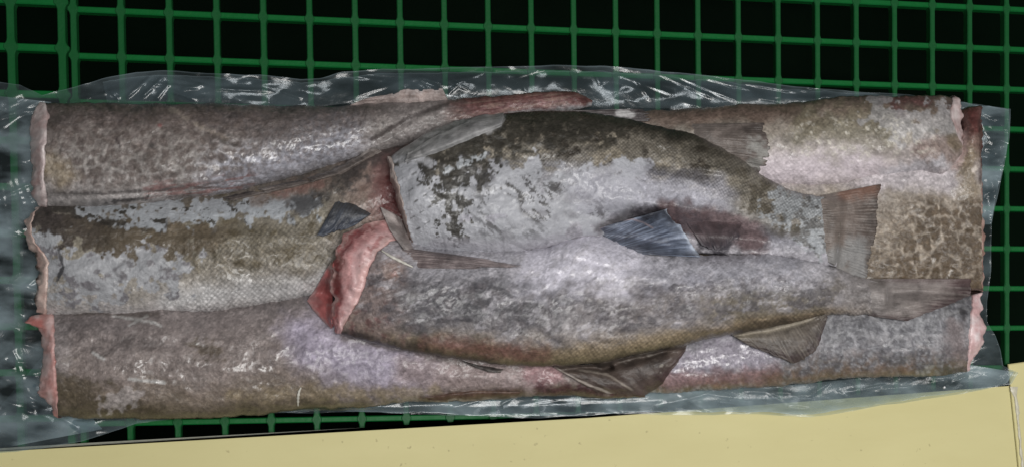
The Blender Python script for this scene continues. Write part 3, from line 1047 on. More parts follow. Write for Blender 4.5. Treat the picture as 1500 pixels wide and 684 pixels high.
# ---- fish E: right middle (below D)
def paint_e(d):
    px, py, a = d['px'], d['py'], d['a']
    col = ramp(py + 10 * fbm(px / 20, py / 20, 5, 3), [(150, (96, 62, 58)), (195, (110, 78, 70)), (222, (120, 102, 90)), (262, (146, 136, 134)), (285, (142, 130, 118)), (350, (136, 122, 106)), (395, (112, 96, 78)), (420, (96, 82, 68))])
    col = mix(col, L(168, 158, 160), 0.8 * blob(px, py, [(1280, 265), (1350, 258), (1385, 268)], 18, 12, 8, 14))
    col = mix(col, L(122, 106, 84), 0.8 * blob(px, py, [(1415, 225), (1420, 280)], 14, 8, 5, 10))
    sp = spots(d, 13, 0.50, 0.10, .45, stretch=1.35) * sm(1280, 1350, px + 0.5 * (py - 330)) * sm(278, 300, py)
    col = mix(col, L(152, 138, 122), 0.5 * sm(280, 310, py) * sm(1290, 1340, px + 0.5 * (py - 330)))
    col = mix(col, L(80, 64, 46), 0.92 * sp)
    sp2 = spots(d, 7, 0.42, 0.2, .5, 3) * sm(280, 300, py)
    col = mix(col, L(88, 74, 62), 0.5 * sp2)
    col = mix(col, L(48, 20, 18), blob(px, py, [(1406, 168), (1408, 190)], 4, 2, 2, 6))
    col = mix(col, L(84, 42, 38), 0.8 * blob(px, py, [(1424, 165), (1430, 190)], 7, 5, 5, 8))
    col = mix(col, L(160, 136, 130), 0.8 * blob(px, py, [(1412, 198), (1414, 215), (1400, 245)], 5, 4, 4, 6))
    col = mix(col, L(56, 36, 32), 0.7 * blob(px, py, [(1436, 175), (1438, 240), (1436, 268)], 2.5, 2, 2, 9))
    col = mix(col, L(186, 172, 160), blob(px, py, [(1429, 246), (1425, 252)], 2.5, 1.5, 2, 4))
    col = mix(col, L(66, 54, 46), 0.6 * blob(px, py, [(1260, 425), (1340, 418), (1400, 412)], 5, 5, 4, 9))
    col = mott(col, d, stretch=1.0)
    return col, 0.12 + Z(d), 0.5 + Z(d)


fE = Fish('right end fish, tan with dark brown spots and a reddish upper corner',
          [(1437, 156, 1439, 428, .030, .020), (1420, 156, 1424, 428, .029, .022), (1380, 175, 1385, 428, .028, .022), (1300, 215, 1310, 428, .028, .021),
           (1200, 240, 1200, 420, .028, .021), (1060, 260, 1060, 400, .028, .020), (900, 290, 900, 380, .028, .018)],
          .02, 53, paint_e, n=3.4, bumps=[(1428, 190, 14, 52, 4, .009), (1405, 185, 6, 26, 0, -.004)])


def fe_flesh(px, py, e):
    col = ramp(0.5 + 0.5 * fbm(px / 6, py / 12, 55, 4), [(0, (160, 118, 108)), (1, (188, 158, 148))])
    return mix(col, L(84, 44, 40), 1 - sm(240, 300, py))


fE.flesh([(1437, 159), (1438, 200), (1437, 280), (1440, 340), (1441, 400), (1441, 428)], paint=fe_flesh, drop=.9)


# ---- fish D: upper right
def paint_d(d):
    px, py, a = d['px'], d['py'], d['a']
    w = a + 0.2 * fbm(px / 30, py / 18, 21, 4)
    col = ramp(w, [(-1, (78, 64, 58)), (-0.7, (108, 92, 80)), (-0.2, (134, 125, 114)), (0.15, (146, 136, 126)), (0.5, (162, 150, 146)), (1, (174, 160, 160))])
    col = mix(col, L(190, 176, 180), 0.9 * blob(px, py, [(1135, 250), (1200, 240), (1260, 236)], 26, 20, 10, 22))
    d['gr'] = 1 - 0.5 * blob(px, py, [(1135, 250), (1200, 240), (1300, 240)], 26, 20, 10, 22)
    col = mix(col, L(112, 104, 82), 0.6 * blob(px, py, [(1190, 185), (1250, 195), (1290, 190)], 28, 22, 26, 15, 4))
    col = mix(col, L(94, 76, 66), 0.75 * blob(px, py, [(960, 170), (1060, 165), (1150, 160)], 16, 10, 10, 12, 4))
    col = mix(col, L(92, 58, 56), 0.75 * blob(px, py, [(1295, 143), (1330, 145), (1355, 148)], 8, 6, 6, 9, 3))
    col = mix(col, L(100, 66, 64), 0.8 * blob(px, py, [(1310, 155), (1318, 165)], 7, 5, 8, 8, 3))
    wp = blob(px, py, [(1290, 165), (1320, 185), (1380, 180), (1385, 200)], 22, 3, 26, 12, 8)
    col = mix(col, L(160, 156, 156), 0.6 * wp)
    col = mix(col, L(120, 100, 92), 0.85 * blob(px, py, [(1360, 225), (1400, 218)], 22, 8, 8, 12, 2))
    col = mix(col, L(100, 86, 62), 0.7 * blob(px, py, [(1395, 205), (1404, 215)], 9, 6, 5, 8, 2))
    col = mix(col, L(70, 54, 50), blob(px, py, [(1373, 240)], 4, 2.5, 2, 4))
    fl = sm(0.35, 0.6, fbm(px / 8, py / 7, 117, 4, .6)) * blob(px, py, [(1180, 200), (1260, 205), (1340, 200)], 28, 18)
    col = mix(col, L(182, 174, 160), 0.7 * fl)
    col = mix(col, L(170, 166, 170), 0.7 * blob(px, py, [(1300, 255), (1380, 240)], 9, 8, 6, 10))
    col = mott(col, d, stretch=1.1)
    return col, 0.18 + Z(d), 0.5 + Z(d)


fD = Fish('upper right fish, mottled olive brown with a pale pink belly and pale cut edge',
          [(1393, 144, 1412, 214, .036, .022), (1375, 141, 1400, 236, .035, .026), (1330, 139, 1350, 253, .035, .029), (1250, 141, 1255, 268, .034, .030), (1190, 147, 1190, 276, .034, .030),
           (1140, 150, 1130, 276, .034, .028), (1080, 155, 1075, 265, .034, .025), (1000, 160, 1000, 245, .034, .021), (900, 165, 900, 215, .034, .014)],
          .02, 67, paint_d, end=[(1396, 143), (1391, 160), (1395, 180), (1401, 196), (1409, 210), (1408, 226), (1396, 240), (1376, 247)], end_len=34)
fD.flesh([(1398, 140), (1404, 144), (1407, 166), (1408, 190), (1410, 204), (1412, 222), (1400, 242), (1378, 249)], drop=.35)


# ---- fish F: lower right
def paint_f(d):
    px, py, a = d['px'], d['py'], d['a']
    w = a + 0.14 * fbm(px / 26, py / 16, 25, 4)
    col = ramp(w, [(-1, (118, 114, 113)), (-0.2, (126, 124, 126)), (0.3, (124, 119, 121)), (0.65, (104, 92, 86)), (1, (92, 74, 60))])
    sp = spots(d, 19, 0.45, 0.2, .5)
    col = mix(col, L(84, 82, 86), 0.8 * sp)
    col = mix(col, L(142, 140, 142), 0.5 * spots(d, 9, 0.3, 0.2, .5, 7))
    col = mix(col, L(142, 133, 144), 0.8 * blob(px, py, [(990, 540), (1050, 520), (1110, 520)], 24, 18, 8, 15))
    col = mix(col, L(120, 84, 78), 0.7 * blob(px, py, [(960, 556), (1060, 556), (1130, 550)], 12, 10, 8, 15))
    col = mix(col, L(110, 86, 68), 0.6 * blob(px, py, [(1130, 558), (1260, 548), (1330, 545)], 8, 8, 8, 15))
    col = mix(col, L(52, 46, 46), 0.85 * blob(px, py, [(1385, 545), (1412, 540)], 6, 5, 5, 9))
    col = mix(col, L(112, 98, 96), 0.7 * blob(px, py, [(1400, 480), (1405, 520)], 14, 10, 8, 12))
    col = mix(col, L(60, 56, 58), 0.8 * blob(px, py, [(1408, 455), (1412, 462)], 5, 3, 3, 6))
    d['wet'] = blob(px, py, [(1000, 535), (1060, 518), (1110, 520)], 24, 12, 6, 12)
    d['gr'] = 1 + 0 * px
    col = mott(col, d, stretch=1.0)
    return col, 0.1 + Z(d), 0.6 + Z(d)


fF = Fish('lower right fish with pale grey blotched skin and a pink cut end',
          [(1424, 430, 1416, 542, .028, .022), (1400, 428, 1395, 546, .029, .026), (1330, 428, 1330, 550, .030, .028), (1240, 430, 1240, 556, .030, .028),
           (1150, 445, 1150, 563, .030, .027), (1060, 465, 1060, 570, .031, .025), (980, 490, 980, 575, .031, .021), (900, 520, 900, 578, .030, .014)],
          .02, 79, paint_f)
fF.flesh([(1438, 428), (1438, 455), (1441, 480), (1444, 500), (1430, 520), (1418, 543)], drop=.4,
         paint=lambda px, py, e: ramp(0.5 + 0.6 * fbm(px / 9, py / 12, 58, 4), [(0, (180, 142, 140)), (0.5, (198, 168, 166)), (1, (210, 194, 192))]))

# fin of B that shows again beyond the arched fish
fB.fin('tail_fin', [(1008, 182), (1010, 205), (1040, 235)], [(1118, 180), (1128, 205), (1128, 250), (1118, 266)], (98, 88, 82), (80, 69, 63), (118, 107, 100), rays=26,
       lift=.0035, arch=.003, seed=35, ragged=7, ctip=(70, 60, 56),
       extra=lambda px, py, u, v, col: mix(mix(col, L(62, 54, 50), 0.8 * blob(px, py, [(1090, 190), (1122, 188)], 6, 5, 3, 8)), L(138, 136, 130), 0.6 * blob(px, py, [(1105, 212), (1122, 225), (1105, 240)], 9, 6, 7, 8)))


# ---- fish G: arched fish on top
def paint_g(d):
    px, py, a = d['px'], d['py'], d['a']
    w = a + 0.10 * fbm(px / 30, py / 16, 25, 4)
    col = ramp(w, [(-1, (40, 36, 31)), (-0.85, (62, 56, 47)), (-0.55, (108, 100, 88)), (-0.3, (104, 97, 88)), (-0.1, (130, 127, 130)), (0.4, (142, 139, 146)), (1, (144, 139, 143))])
    scl = 0.65 * (1 - sm(-0.25, 0.05, w)) * sm(660, 720, px)
    scl = np.maximum(scl, 0.15 * sm(1050, 1120, px) * (1 - sm(0.2, 0.6, w)))
    # brown/dark mottles of the back
    bk = 1 - sm(-0.2, 0.05, w)
    col = mix(col, L(50, 43, 35), 0.85 * bk * sm(0.0, 0.4, fbm(px / 24, py / 17, 33, 4, .6)))
    col = mix(col, L(142, 130, 112), 0.6 * bk * sm(0.1, 0.5, fbm(px / 30, py / 14, 36, 4, .6)) * sm(-.85, -.6, w))
    tailb = sm(1030, 1100, px) * (1 - sm(0.1, 0.5, w))
    col = mix(col, L(112, 104, 92), 0.7 * tailb)
    col = mix(col, L(72, 64, 50), 0.8 * tailb * sm(0.0, 0.4, fbm(px / 16, py / 14, 35, 4, .6)))
    # white rubbed shoulder
    wh = blob(px, py, [(598, 240), (606, 300), (640, 350), (720, 352), (780, 320), (830, 290), (900, 275)], 42, 4, 30, 20, 9)
    wh = np.maximum(wh, blob(px, py, [(690, 285), (770, 290)], 45, 4, 30, 20, 9))
    d['gr'] = 1 - 0.72 * wh
    col = mix(col, L(154, 153, 157), wh)
    gry = sm(0.05, 0.6, fbm(px / 34, py / 24, 38, 5, .6)) * sm(650, 720, px)
    col = mix(col, L(122, 119, 123), 0.75 * wh * gry)
    # black remains of skin between white and brown, ragged
    bl = blob(px, py, [(640, 236), (668, 250), (700, 252)], 26, 3, 26, 11, 19)
    bl = np.maximum(bl, blob(px, py, [(650, 265), (668, 300), (662, 325), (672, 340)], 15, 2, 24, 9, 21))
    bl = np.maximum(bl, blob(px, py, [(680, 222), (730, 204), (800, 190), (900, 188)], 24, 8, 18, 14, 15))
    bl = bl * sm(-0.35, -0.1, fbm(px / 9, py / 9, 101, 4, .6) + 0.25)
    col = mix(col, L(50, 46, 39), 0.95 * bl)
    d['gr'] = np.maximum(d['gr'], bl)
    dg1, dg2 = px * .8 + py * .6, -px * .6 + py * .8
    vn_ = sm(0.06, 0.22, fbm(dg1 / 16, dg2 / 7, 131, 5, .7)) * sm(-0.25, 0.25, fbm(px / 46, py / 34, 135, 3))
    v2 = wh * vn_ * sm(665, 730, px) * (1 - 0.6 * sm(325, 350, py))
    col = mix(col, L(66, 63, 62), 0.9 * v2)
    col = mix(col, L(150, 152, 154), 0.9 * blob(px, py, [(655, 250), (690, 235), (705, 230)], 5, 1.5, 6, 8, 3) * (1 - sm(.3, .5, fbm(px / 5, py / 5, 3, 3))))
    # collar of bare membrane at the upper left
    cl = blob(px, py, [(585, 226), (640, 200), (690, 182), (726, 176)], 15, 3, 5, 14, 5)
    col = mix(col, L(136, 133, 131), cl)
    col = mix(col, L(92, 90, 88), 0.7 * cl * sm(0.0, .5, fbm(px / 30 - py / 9, py / 9 + px / 40, 71, 3)))
    col = mix(col, L(160, 158, 160), 0.8 * blob(px, py, [(580, 232), (620, 234), (630, 240)], 6, 3, 3, 9))
    # little scratches on the white shoulder
    for k in range(14):
        x0, y0 = 596 + 34 * ((k * 0.618) % 1), 240 + 8 * k
        col = mix(col, L(62, 60, 58), 0.8 * blob(px, py, [(x0, y0), (x0 + 5, y0 - 3)], 1.1, 0.9, 1, 5, k))
    # lavender belly, dark wine anus area
    col = mix(col, L(150, 147, 156), 0.7 * blob(px, py, [(860, 280), (960, 275), (1050, 290)], 24, 18, 10, 22))
    col = mix(col, L(150, 146, 152), 0.7 * blob(px, py, [(640, 357), (760, 362), (820, 350)], 8, 6, 4, 14))
    col = mix(col, L(66, 60, 62), 0.8 * blob(px, py, [(878, 336), (925, 312), (985, 304), (1030, 312)], 7, 7, 4, 9))  # shade in the hollow round the pelvic fin, painted into the colour
    col = mix(col, L(46, 42, 46), 0.9 * blob(px, py, [(935, 318), (975, 308), (1000, 326)], 10, 7, 4, 9))  # deepest part of the same painted hollow shade
    wine = blob(px, py, [(985, 316), (1045, 332), (1105, 350)], 21, 11, 10, 14, 2)
    col = mix(col, L(88, 68, 68), 0.9 * wine)
    col = mix(col, L(134, 112, 112), 0.8 * blob(px, py, [(1050, 322), (1090, 328), (1110, 340)], 9, 7, 5, 10))
    col = mix(col, L(54, 50, 56), 0.9 * blob(px, py, [(1030, 362), (1060, 362), (1070, 345)], 10, 6, 8, 8, 2))
    tb = blob(px, py, [(1150, 300), (1190, 300), (1195, 350)], 24, 5, 22, 11, 4)
    col = mix(col, L(144, 146, 148), 0.85 * tb)
    col = mix(col, L(84, 80, 76), 0.8 * tb * sm(0.15, 0.4, fbm(px / 13, py / 10, 13, 4, .6)))
    col = mott(col, d, stretch=1.2)
    return col, scl * (1 - np.clip(wh + bl + cl, 0, 1)), 0.3 + 0.3 * sm(0, .4, a)


fG = Fish('arched fish lying on top of the pile, dark scaly back over a white rubbed shoulder',
          [(574, 230, 606, 361, .063, .022), (584, 222, 622, 364, .063, .026), (610, 206, 645, 368, .063, .029), (660, 182, 690, 374, .063, .031), (730, 168, 750, 375, .063, .032), (800, 164, 810, 362, .063, .032),
           (870, 167, 870, 352, .063, .031), (940, 176, 935, 358, .063, .029), (1010, 197, 995, 372, .063, .026), (1070, 226, 1045, 374, .061, .023),
           (1120, 262, 1095, 374, .059, .019), (1165, 282, 1140, 376, .059, .015), (1205, 290, 1185, 384, .057, .010), (1235, 296, 1225, 392, .056, .005)],
          .024, 91, paint_g, sc=3.9, bumps=[(965, 345, 66, 27, 8, -.022), (1055, 345, 55, 21, 5, -.018), (1115, 352, 36, 14, 6, -.008), (770, 300, 90, 50, 0, .002), (640, 196, 80, 7, -28, -.003), (1000, 305, 90, 9, 8, .003)])


def fg_flesh(px, py, e):
    t = 0.5 + 0.5 * fbm(px / 8, py / 14, 57, 4)
    col = ramp(t, [(0, (156, 138, 130)), (0.5, (176, 160, 152)), (1, (190, 176, 168))])
    return mix(col, L(120, 100, 94), 0.7 * blob(px, py, [(585, 330), (600, 355)], 9, 6, 4, 8))


fG.flesh_amp = .0005
fG.flesh([(569, 229), (574, 260), (585, 300), (594, 330), (602, 361)], paint=fg_flesh, drop=.35)
fG.fin('collar_flap', [(592, 240), (640, 226), (690, 206), (735, 186)], [(598, 222), (640, 194), (686, 174), (738, 165)], (128, 126, 125), (112, 108, 106), (140, 138, 137), rays=6, lift=.003, arch=.002,
       seed=44, ragged=5, nu=110, ray_amp=.0002, ctip=(146, 143, 140))
fG.fin('tail_fin', [(1196, 288), (1200, 330), (1208, 392)], [(1289, 270), (1284, 330), (1270, 405), (1252, 418)], (106, 94, 86), (76, 63, 57), (122, 111, 104), rays=34,
       lift=.0035, arch=.002, seed=45, ragged=4, ctip=(62, 52, 46), ray_amp=.0005,
       extra=lambda px, py, u, v, col: mix(mix(col, L(112, 76, 60), 0.7 * blob(px, py, [(1240, 280), (1275, 275)], 14, 9, 4, 9)), L(122, 120, 118), 0.8 * blob(px, py, [(1215, 385), (1255, 365), (1255, 400)], 16, 9, 6, 9)))


# ---- fish H: front fish on top
def paint_h(d):
    px, py, a = d['px'], d['py'], d['a']
    w = a + 0.13 * fbm(px / 34, py / 18, 45, 4)
    col = ramp(w, [(-1, (140, 136, 140)), (-0.5, (138, 133, 136)), (0.0, (122, 117, 119)), (0.35, (128, 121, 121)), (0.6, (128, 117, 110)), (0.8, (116, 99, 78)), (1, (76, 62, 48))])
    dk = blob(px, py, [(575, 450), (640, 442), (740, 432), (800, 434)], 42, 20, 24, 22, 4)
    col = mix(col, L(72, 70, 73), 0.85 * dk)
    dk2 = blob(px, py, [(880, 440), (1000, 430), (1060, 440)], 20, 16, 24, 16, 6)
    col = mix(col, L(98, 88, 82), 0.6 * dk2)
    col = mix(col, L(184, 178, 188), 0.85 * blob(px, py, [(820, 375), (870, 365), (890, 380)], 26, 22, 12, 16, 3))
    col = mix(col, L(138, 136, 148), 0.7 * blob(px, py, [(960, 400), (1060, 395), (1150, 405)], 22, 18, 8, 18, 3))
    col = mix(col, L(92, 82, 62), 0.65 * blob(px, py, [(1060, 450), (1150, 440), (1210, 430)], 24, 14, 16, 16, 3))
    col = mix(col, L(112, 84, 70), 0.7 * blob(px, py, [(640, 508), (720, 514), (800, 515)], 12, 11, 9, 14, 3))
    col = mix(col, L(100, 66, 58), 0.5 * blob(px, py, [(660, 500), (680, 502), (770, 520)], 8, 8, 9, 9, 3))
    col = mix(col, L(134, 116, 90), 0.6 * blob(px, py, [(810, 520), (900, 512), (1000, 490)], 10, 9, 6, 14, 3))
    # near the cut: pinkish, with a small red wound
    nr = 1 - sm(540, 620, px + 16 * fbm(px / 16, py / 16, 7, 4))
    col = mix(col, L(128, 108, 102), 0.7 * nr)
    col = mix(col, L(102, 64, 62), 0.7 * nr * sm(0.1, .5, fbm(px / 12, py / 12, 9, 4, .6)) * sm(420, 470, py))
    col = mix(col, L(122, 98, 88), 0.8 * blob(px, py, [(575, 398)], 17, 10, 6, 9))
    col = mix(col, L(160, 110, 100), 0.9 * blob(px, py, [(578, 400)], 4, 3, 2, 4))
    col = mix(col, L(150, 148, 146), 0.6 * blob(px, py, [(600, 436), (612, 440)], 7, 4, 4, 6))
    st = sm(.05, .4, fbm(px / 24 + py / 12, py / 24 - px / 16, 15, 4, .6)) * sm(700, 760, px) * (1 - sm(900, 960, px)) * (1 - sm(.4, .7, w))
    col = mix(col, L(98, 92, 94), 0.6 * st)
    col = mix(col, L(152, 148, 153), 0.7 * blob(px, py, [(640, 385), (760, 390), (900, 385), (1050, 390), (1180, 410)], 22, 18, 12, 22, 3))
    d['wet'] = 0.5 * blob(px, py, [(700, 400), (860, 380), (1000, 395), (1150, 410)], 26, 20, 12, 20)
    hl = blob(px, py, [(800, 385), (860, 370), (900, 385)], 44, 26, 14, 18, 3)
    d['gr'] = 1 - 0.45 * hl
    bl = sm(0.0, 0.4, fbm(px / 22, py / 15, 145, 5, .65)) * (1 - sm(.45, .7, w)) * sm(-0.7, -0.2, w) * (1 - 0.85 * hl)
    col = mix(col, L(76, 72, 76), 0.7 * bl)
    col = mix(col, L(194, 188, 198), 0.85 * hl)
    wf = sm(0.1, 0.5, fbm(px / 18 + py / 30, py / 13, 147, 5, .7)) * (1 - sm(.4, .7, w))
    col = mix(col, L(164, 158, 162), 0.5 * wf)
    ds = spots(d, 20, 0.3, 0.16, .6) * (1 - sm(.3, .6, w)) * sm(-0.6, -0.2, w)
    col = mix(col, L(98, 91, 92), 0.5 * ds)
    col = mix(col, L(44, 36, 33), 0.9 * blob(px, py, [(505, 490), (560, 506), (640, 522), (720, 534)], 9, 7, 6, 12))  # dark brown lower fringe; contact shade against fish C is painted in
    col = mix(col, L(98, 62, 56), 0.5 * blob(px, py, [(620, 500), (720, 512), (800, 520)], 7, 7, 9, 11, 9))
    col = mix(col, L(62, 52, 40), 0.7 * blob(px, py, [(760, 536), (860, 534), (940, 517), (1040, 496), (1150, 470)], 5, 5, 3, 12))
    tl = sm(1190, 1260, px)
    col = mix(col, L(112, 104, 100), 0.8 * tl)
    col = mott(col, d, stretch=1.2)
    return col, 0.15 + 0.35 * sm(.5, .7, w) * sm(780, 840, px), 0.6 + Z(d)


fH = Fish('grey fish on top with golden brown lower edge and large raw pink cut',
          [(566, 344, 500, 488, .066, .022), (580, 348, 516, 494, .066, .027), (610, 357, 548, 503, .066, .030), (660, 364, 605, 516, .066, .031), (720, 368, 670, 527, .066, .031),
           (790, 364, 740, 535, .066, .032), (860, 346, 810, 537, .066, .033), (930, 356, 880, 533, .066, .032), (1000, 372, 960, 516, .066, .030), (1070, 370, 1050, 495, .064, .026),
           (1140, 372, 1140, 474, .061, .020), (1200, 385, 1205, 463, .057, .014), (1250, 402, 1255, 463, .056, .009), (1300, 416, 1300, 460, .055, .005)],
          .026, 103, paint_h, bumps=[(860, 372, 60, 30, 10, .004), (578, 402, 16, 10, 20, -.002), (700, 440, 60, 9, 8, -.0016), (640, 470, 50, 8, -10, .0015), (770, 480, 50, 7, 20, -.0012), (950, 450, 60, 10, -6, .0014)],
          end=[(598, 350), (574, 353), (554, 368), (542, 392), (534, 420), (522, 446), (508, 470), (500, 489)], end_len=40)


def fh_flesh(px, py, e):
    n1 = fbm(px / 7, py / 10, 59, 4, .6)
    ee = e + 0.16 * n1
    col = ramp(ee, [(-.1, (150, 116, 108)), (0.1, (172, 144, 140)), (0.35, (178, 144, 142)), (0.58, (162, 118, 116)), (0.74, (112, 60, 60)), (0.86, (154, 114, 110)), (1.0, (158, 130, 124))])
    st = fbm(ee * 6, (px + py) / 50, 63, 3)
    col = mix(col, L(126, 58, 58), 0.55 * sm(.15, .5, st))
    col = mix(col, L(204, 160, 156), 0.5 * sm(.15, .5, -st))
    col = mix(col, L(84, 28, 28), 0.9 * blob(px, py, [(491, 378), (495, 400), (494, 428)], 5, 4, 4, 8))
    return col


fH.flesh_amp = .0014
fH.flesh([(560, 322), (530, 330), (505, 342), (490, 368), (486, 400), (487, 440), (484, 465), (492, 488)], paint=fh_flesh, drop=.55, rows=40, lift=.0008)


def wet(px, py, u, v, col):
    return col


fH.fin('gut_membrane', [(490, 385), (487, 430), (488, 478)], [(484, 384), (468, 412), (449, 441), (456, 454), (484, 482)], (138, 74, 72), (138, 84, 82), (140, 80, 78), rays=2,
       lift=.002, arch=.003, seed=55, ragged=3, mat=WET, frost=0.0, nu=50, ctip=(146, 116, 114))
fG.fin('skin_flap', [(606, 364), (596, 342), (586, 318)], [(592, 366), (570, 336), (557, 303)], (122, 108, 104), (138, 128, 124), (146, 136, 131), rays=4, lift=.003, arch=.002,
       seed=57, ragged=1, nu=40)

fG.fin('pelvic_fin', [(872, 336), (884, 345), (905, 357), (935, 372)], [(926, 320), (978, 306), (1002, 338), (1024, 376)], (72, 72, 82), (58, 66, 82), (138, 148, 168), rays=19, lift=.004, arch=.004,
       seed=65, ragged=3, ray_amp=.0005, ctip=(118, 124, 138),
       extra=lambda px, py, u, v, col: mix(mix(mix(mix(col, L(136, 146, 166), 0.55 * np.clip(np.cos(u * np.pi * 30 + 1.2 * fbm(u * 5, v * 3, 91, 2)), 0, 1) ** 3 * sm(.15, .5, v) * sm(-.5, .3, fbm(u * 9, v * 4, 92, 2))), L(150, 130, 130), 0.8 * blob(px, py, [(874, 336), (900, 325), (926, 321), (942, 326), (956, 334)], 1.0, 1.0)), L(40, 40, 46), 0.85 * blob(px, py, [(945, 318), (970, 310), (985, 322)], 8, 6, 4, 7)), L(176, 184, 196), 0.7 * blob(px, py, [(978, 308), (1000, 338), (1022, 374)], 2.2, 2, 2, 4)))
fG.fin('anal_fin', [(1000, 318), (1040, 316), (1090, 322)], [(1030, 362), (1055, 366), (1075, 352)], (90, 70, 70), (64, 58, 62), (80, 70, 72), rays=14, lift=.0012, arch=.001, seed=66, ragged=4,
       ctip=(50, 46, 52))
fH.fin('pectoral_fin', [(588, 362), (592, 374), (606, 392)], [(726, 381), (734, 386), (720, 394)], (80, 67, 66), (104, 92, 92), (142, 128, 124), rays=11, lift=.0016, arch=.0012, seed=67, ragged=40,
       ray_amp=.0005)
fH.fin('tail_fin', [(1262, 408), (1268, 436), (1272, 462)], [(1424, 408), (1424, 432), (1330, 470)], (114, 107, 104), (112, 100, 95), (134, 124, 118), rays=26, lift=.0035, arch=.003, seed=68, ragged=3,
       ctip=(74, 58, 58),
       extra=lambda px, py, u, v, col: mix(mix(col, L(60, 46, 45), 0.8 * sm(.84, .98, u)), L(70, 50, 48), 0.6 * (1 - sm(.02, .12, u)) * sm(.1, .3, v)))
fH.fin('anal_fin', [(1072, 490), (1140, 474), (1208, 458)], [(1098, 506), (1166, 534), (1196, 515), (1213, 464)], (98, 90, 80), (66, 55, 52), (122, 112, 101), rays=30, lift=.004, arch=.002, seed=69,
       ragged=4, ctip=(62, 50, 50),
       extra=lambda px, py, u, v, col: mix(col, L(150, 138, 118), 0.5 * blob(px, py, [(1085, 492), (1130, 484), (1190, 466)], 3, 3, 2, 9)))
fH.fin('rear_anal_fin', [(808, 536), (870, 533), (930, 520), (1006, 505)], [(880, 577), (940, 580), (972, 562), (1004, 514)], (64, 54, 47), (62, 48, 45), (88, 76, 68), rays=14, lift=.0035, arch=.004,
       seed=70, ragged=3, ctip=(62, 44, 44), ray_amp=.0005,
       extra=lambda px, py, u, v, col: mix(mix(mix(col, L(150, 138, 128), 0.9 * blob(px, py, [(815, 539), (850, 558), (905, 580)], 1.4, 1.2, 1, 6)), L(136, 124, 112), 0.7 * blob(px, py, [(850, 542), (890, 548), (925, 570)], 1.4, 1.2, 1, 6)), L(130, 122, 112), 0.8 * sm(.55, .7, fbm(px / 8, py / 8, 5, 3)) * blob(px, py, [(930, 540), (960, 535)], 16, 8)))
fC.fin('pelvic_fin', [(676, 528), (700, 534), (738, 540)], [(690, 535), (715, 545), (733, 546)], (62, 56, 54), (54, 50, 48), (120, 110, 104), rays=5, lift=.003, arch=.001, seed=71, ragged=2, nu=40)

def strand(fish, name, pts, r, c0, c1, lift, seed, nn=60, q_=14, flat=0.55):
    """a soft rounded strand of flesh draped over what lies below it."""
    global SAT
    SAT = 1.0
    P = line2(pts, nn)
    z = hm_get(HSM, P[:, 0], P[:, 1]) + lift
    C = at(P[:, 0], P[:, 1], z)
    tg = np.gradient(C, axis=0)
    tg /= np.linalg.norm(tg, axis=1)[:, None]
    sd = np.cross(tg, [0, 0, 1.0])
    sd /= np.linalg.norm(sd, axis=1)[:, None]
    un = np.cross(sd, tg)
    k = np.linspace(-1, 1, nn)[:, None]
    b = np.linspace(0, 2 * np.pi, q_, endpoint=False)[None, :]
    rr = r * (1 - np.abs(k) ** 3) ** 0.5 * (1 + 0.65 * fbm(k * 7 + 0 * b, np.sin(b) * 1.5 + 0 * k, seed, 4, .6)) + 1e-5
    V = C[:, None, :] + (rr * np.cos(b))[..., None] * sd[:, None, :] + (flat * rr * np.sin(b))[..., None] * un[:, None, :]
    t = np.clip(0.5 + 0.6 * fbm(k * 9 + 0 * b, np.cos(b) * 1.3 + 0 * k, seed + 3, 4), 0, 1)[..., None]
    col = L(*c0) * (1 - t) + L(*c1) * t
    SAT = 0.84
    return mesh(name, V, gridq(nn, q_, True)[:, ::-1], FLESH, col, np.zeros((nn * q_, 2)), dict(scl=np.zeros(nn * q_), frost=np.full(nn * q_, .15)), fish.root)


HSM = hm_smooth(2)

# pale splinter of collar bone on the nearest fish
H = hm_smooth(1)


def tube(name, pts, r, mat, parent, z_lift, taper=True, zs=None):
    P = line2(pts, 18)
    z = (hm_get(H, P[:, 0], P[:, 1]) + z_lift) if zs is None else np.linspace(*zs, 18)
    C = at(P[:, 0], P[:, 1], z)
    n = len(C)
    V = []
    tg = np.gradient(C, axis=0)
    for k in range(n):
        t = tg[k] / np.linalg.norm(tg[k])
        s = np.cross(t, [0, 0, 1.0])
        s /= np.linalg.norm(s)
        u = np.cross(s, t)
        rr = r * (1 - 0.6 * abs(k / (n - 1) * 2 - 1) ** 2 if taper else 1) * (1 + 0.25 * math.sin(k * 2.1))
        for q in range(8):
            b = q / 8 * 2 * math.pi
            V.append(C[k] + rr * (math.cos(b) * s + 0.7 * math.sin(b) * u))
    return mesh(name, V, gridq(n, 8, True), mat, parent=parent, tris=[(0, q + 1, q) for q in range(1, 7)] + [((n - 1) * 8, (n - 1) * 8 + q, (n - 1) * 8 + q + 1) for q in range(1, 7)])


tube('bone_splinter', [(558, 366), (572, 375), (590, 384), (605, 391)], .0011, BONE, fH.root, .001)
o = tube('fish_bone', [(441, 567), (438, 573), (436.5, 582), (436.5, 595)], .0010, BONE, None, .0012)
o['label'] = 'thin white fish bone standing against the lower edge of the bottom left fish'
o['category'] = 'bone'

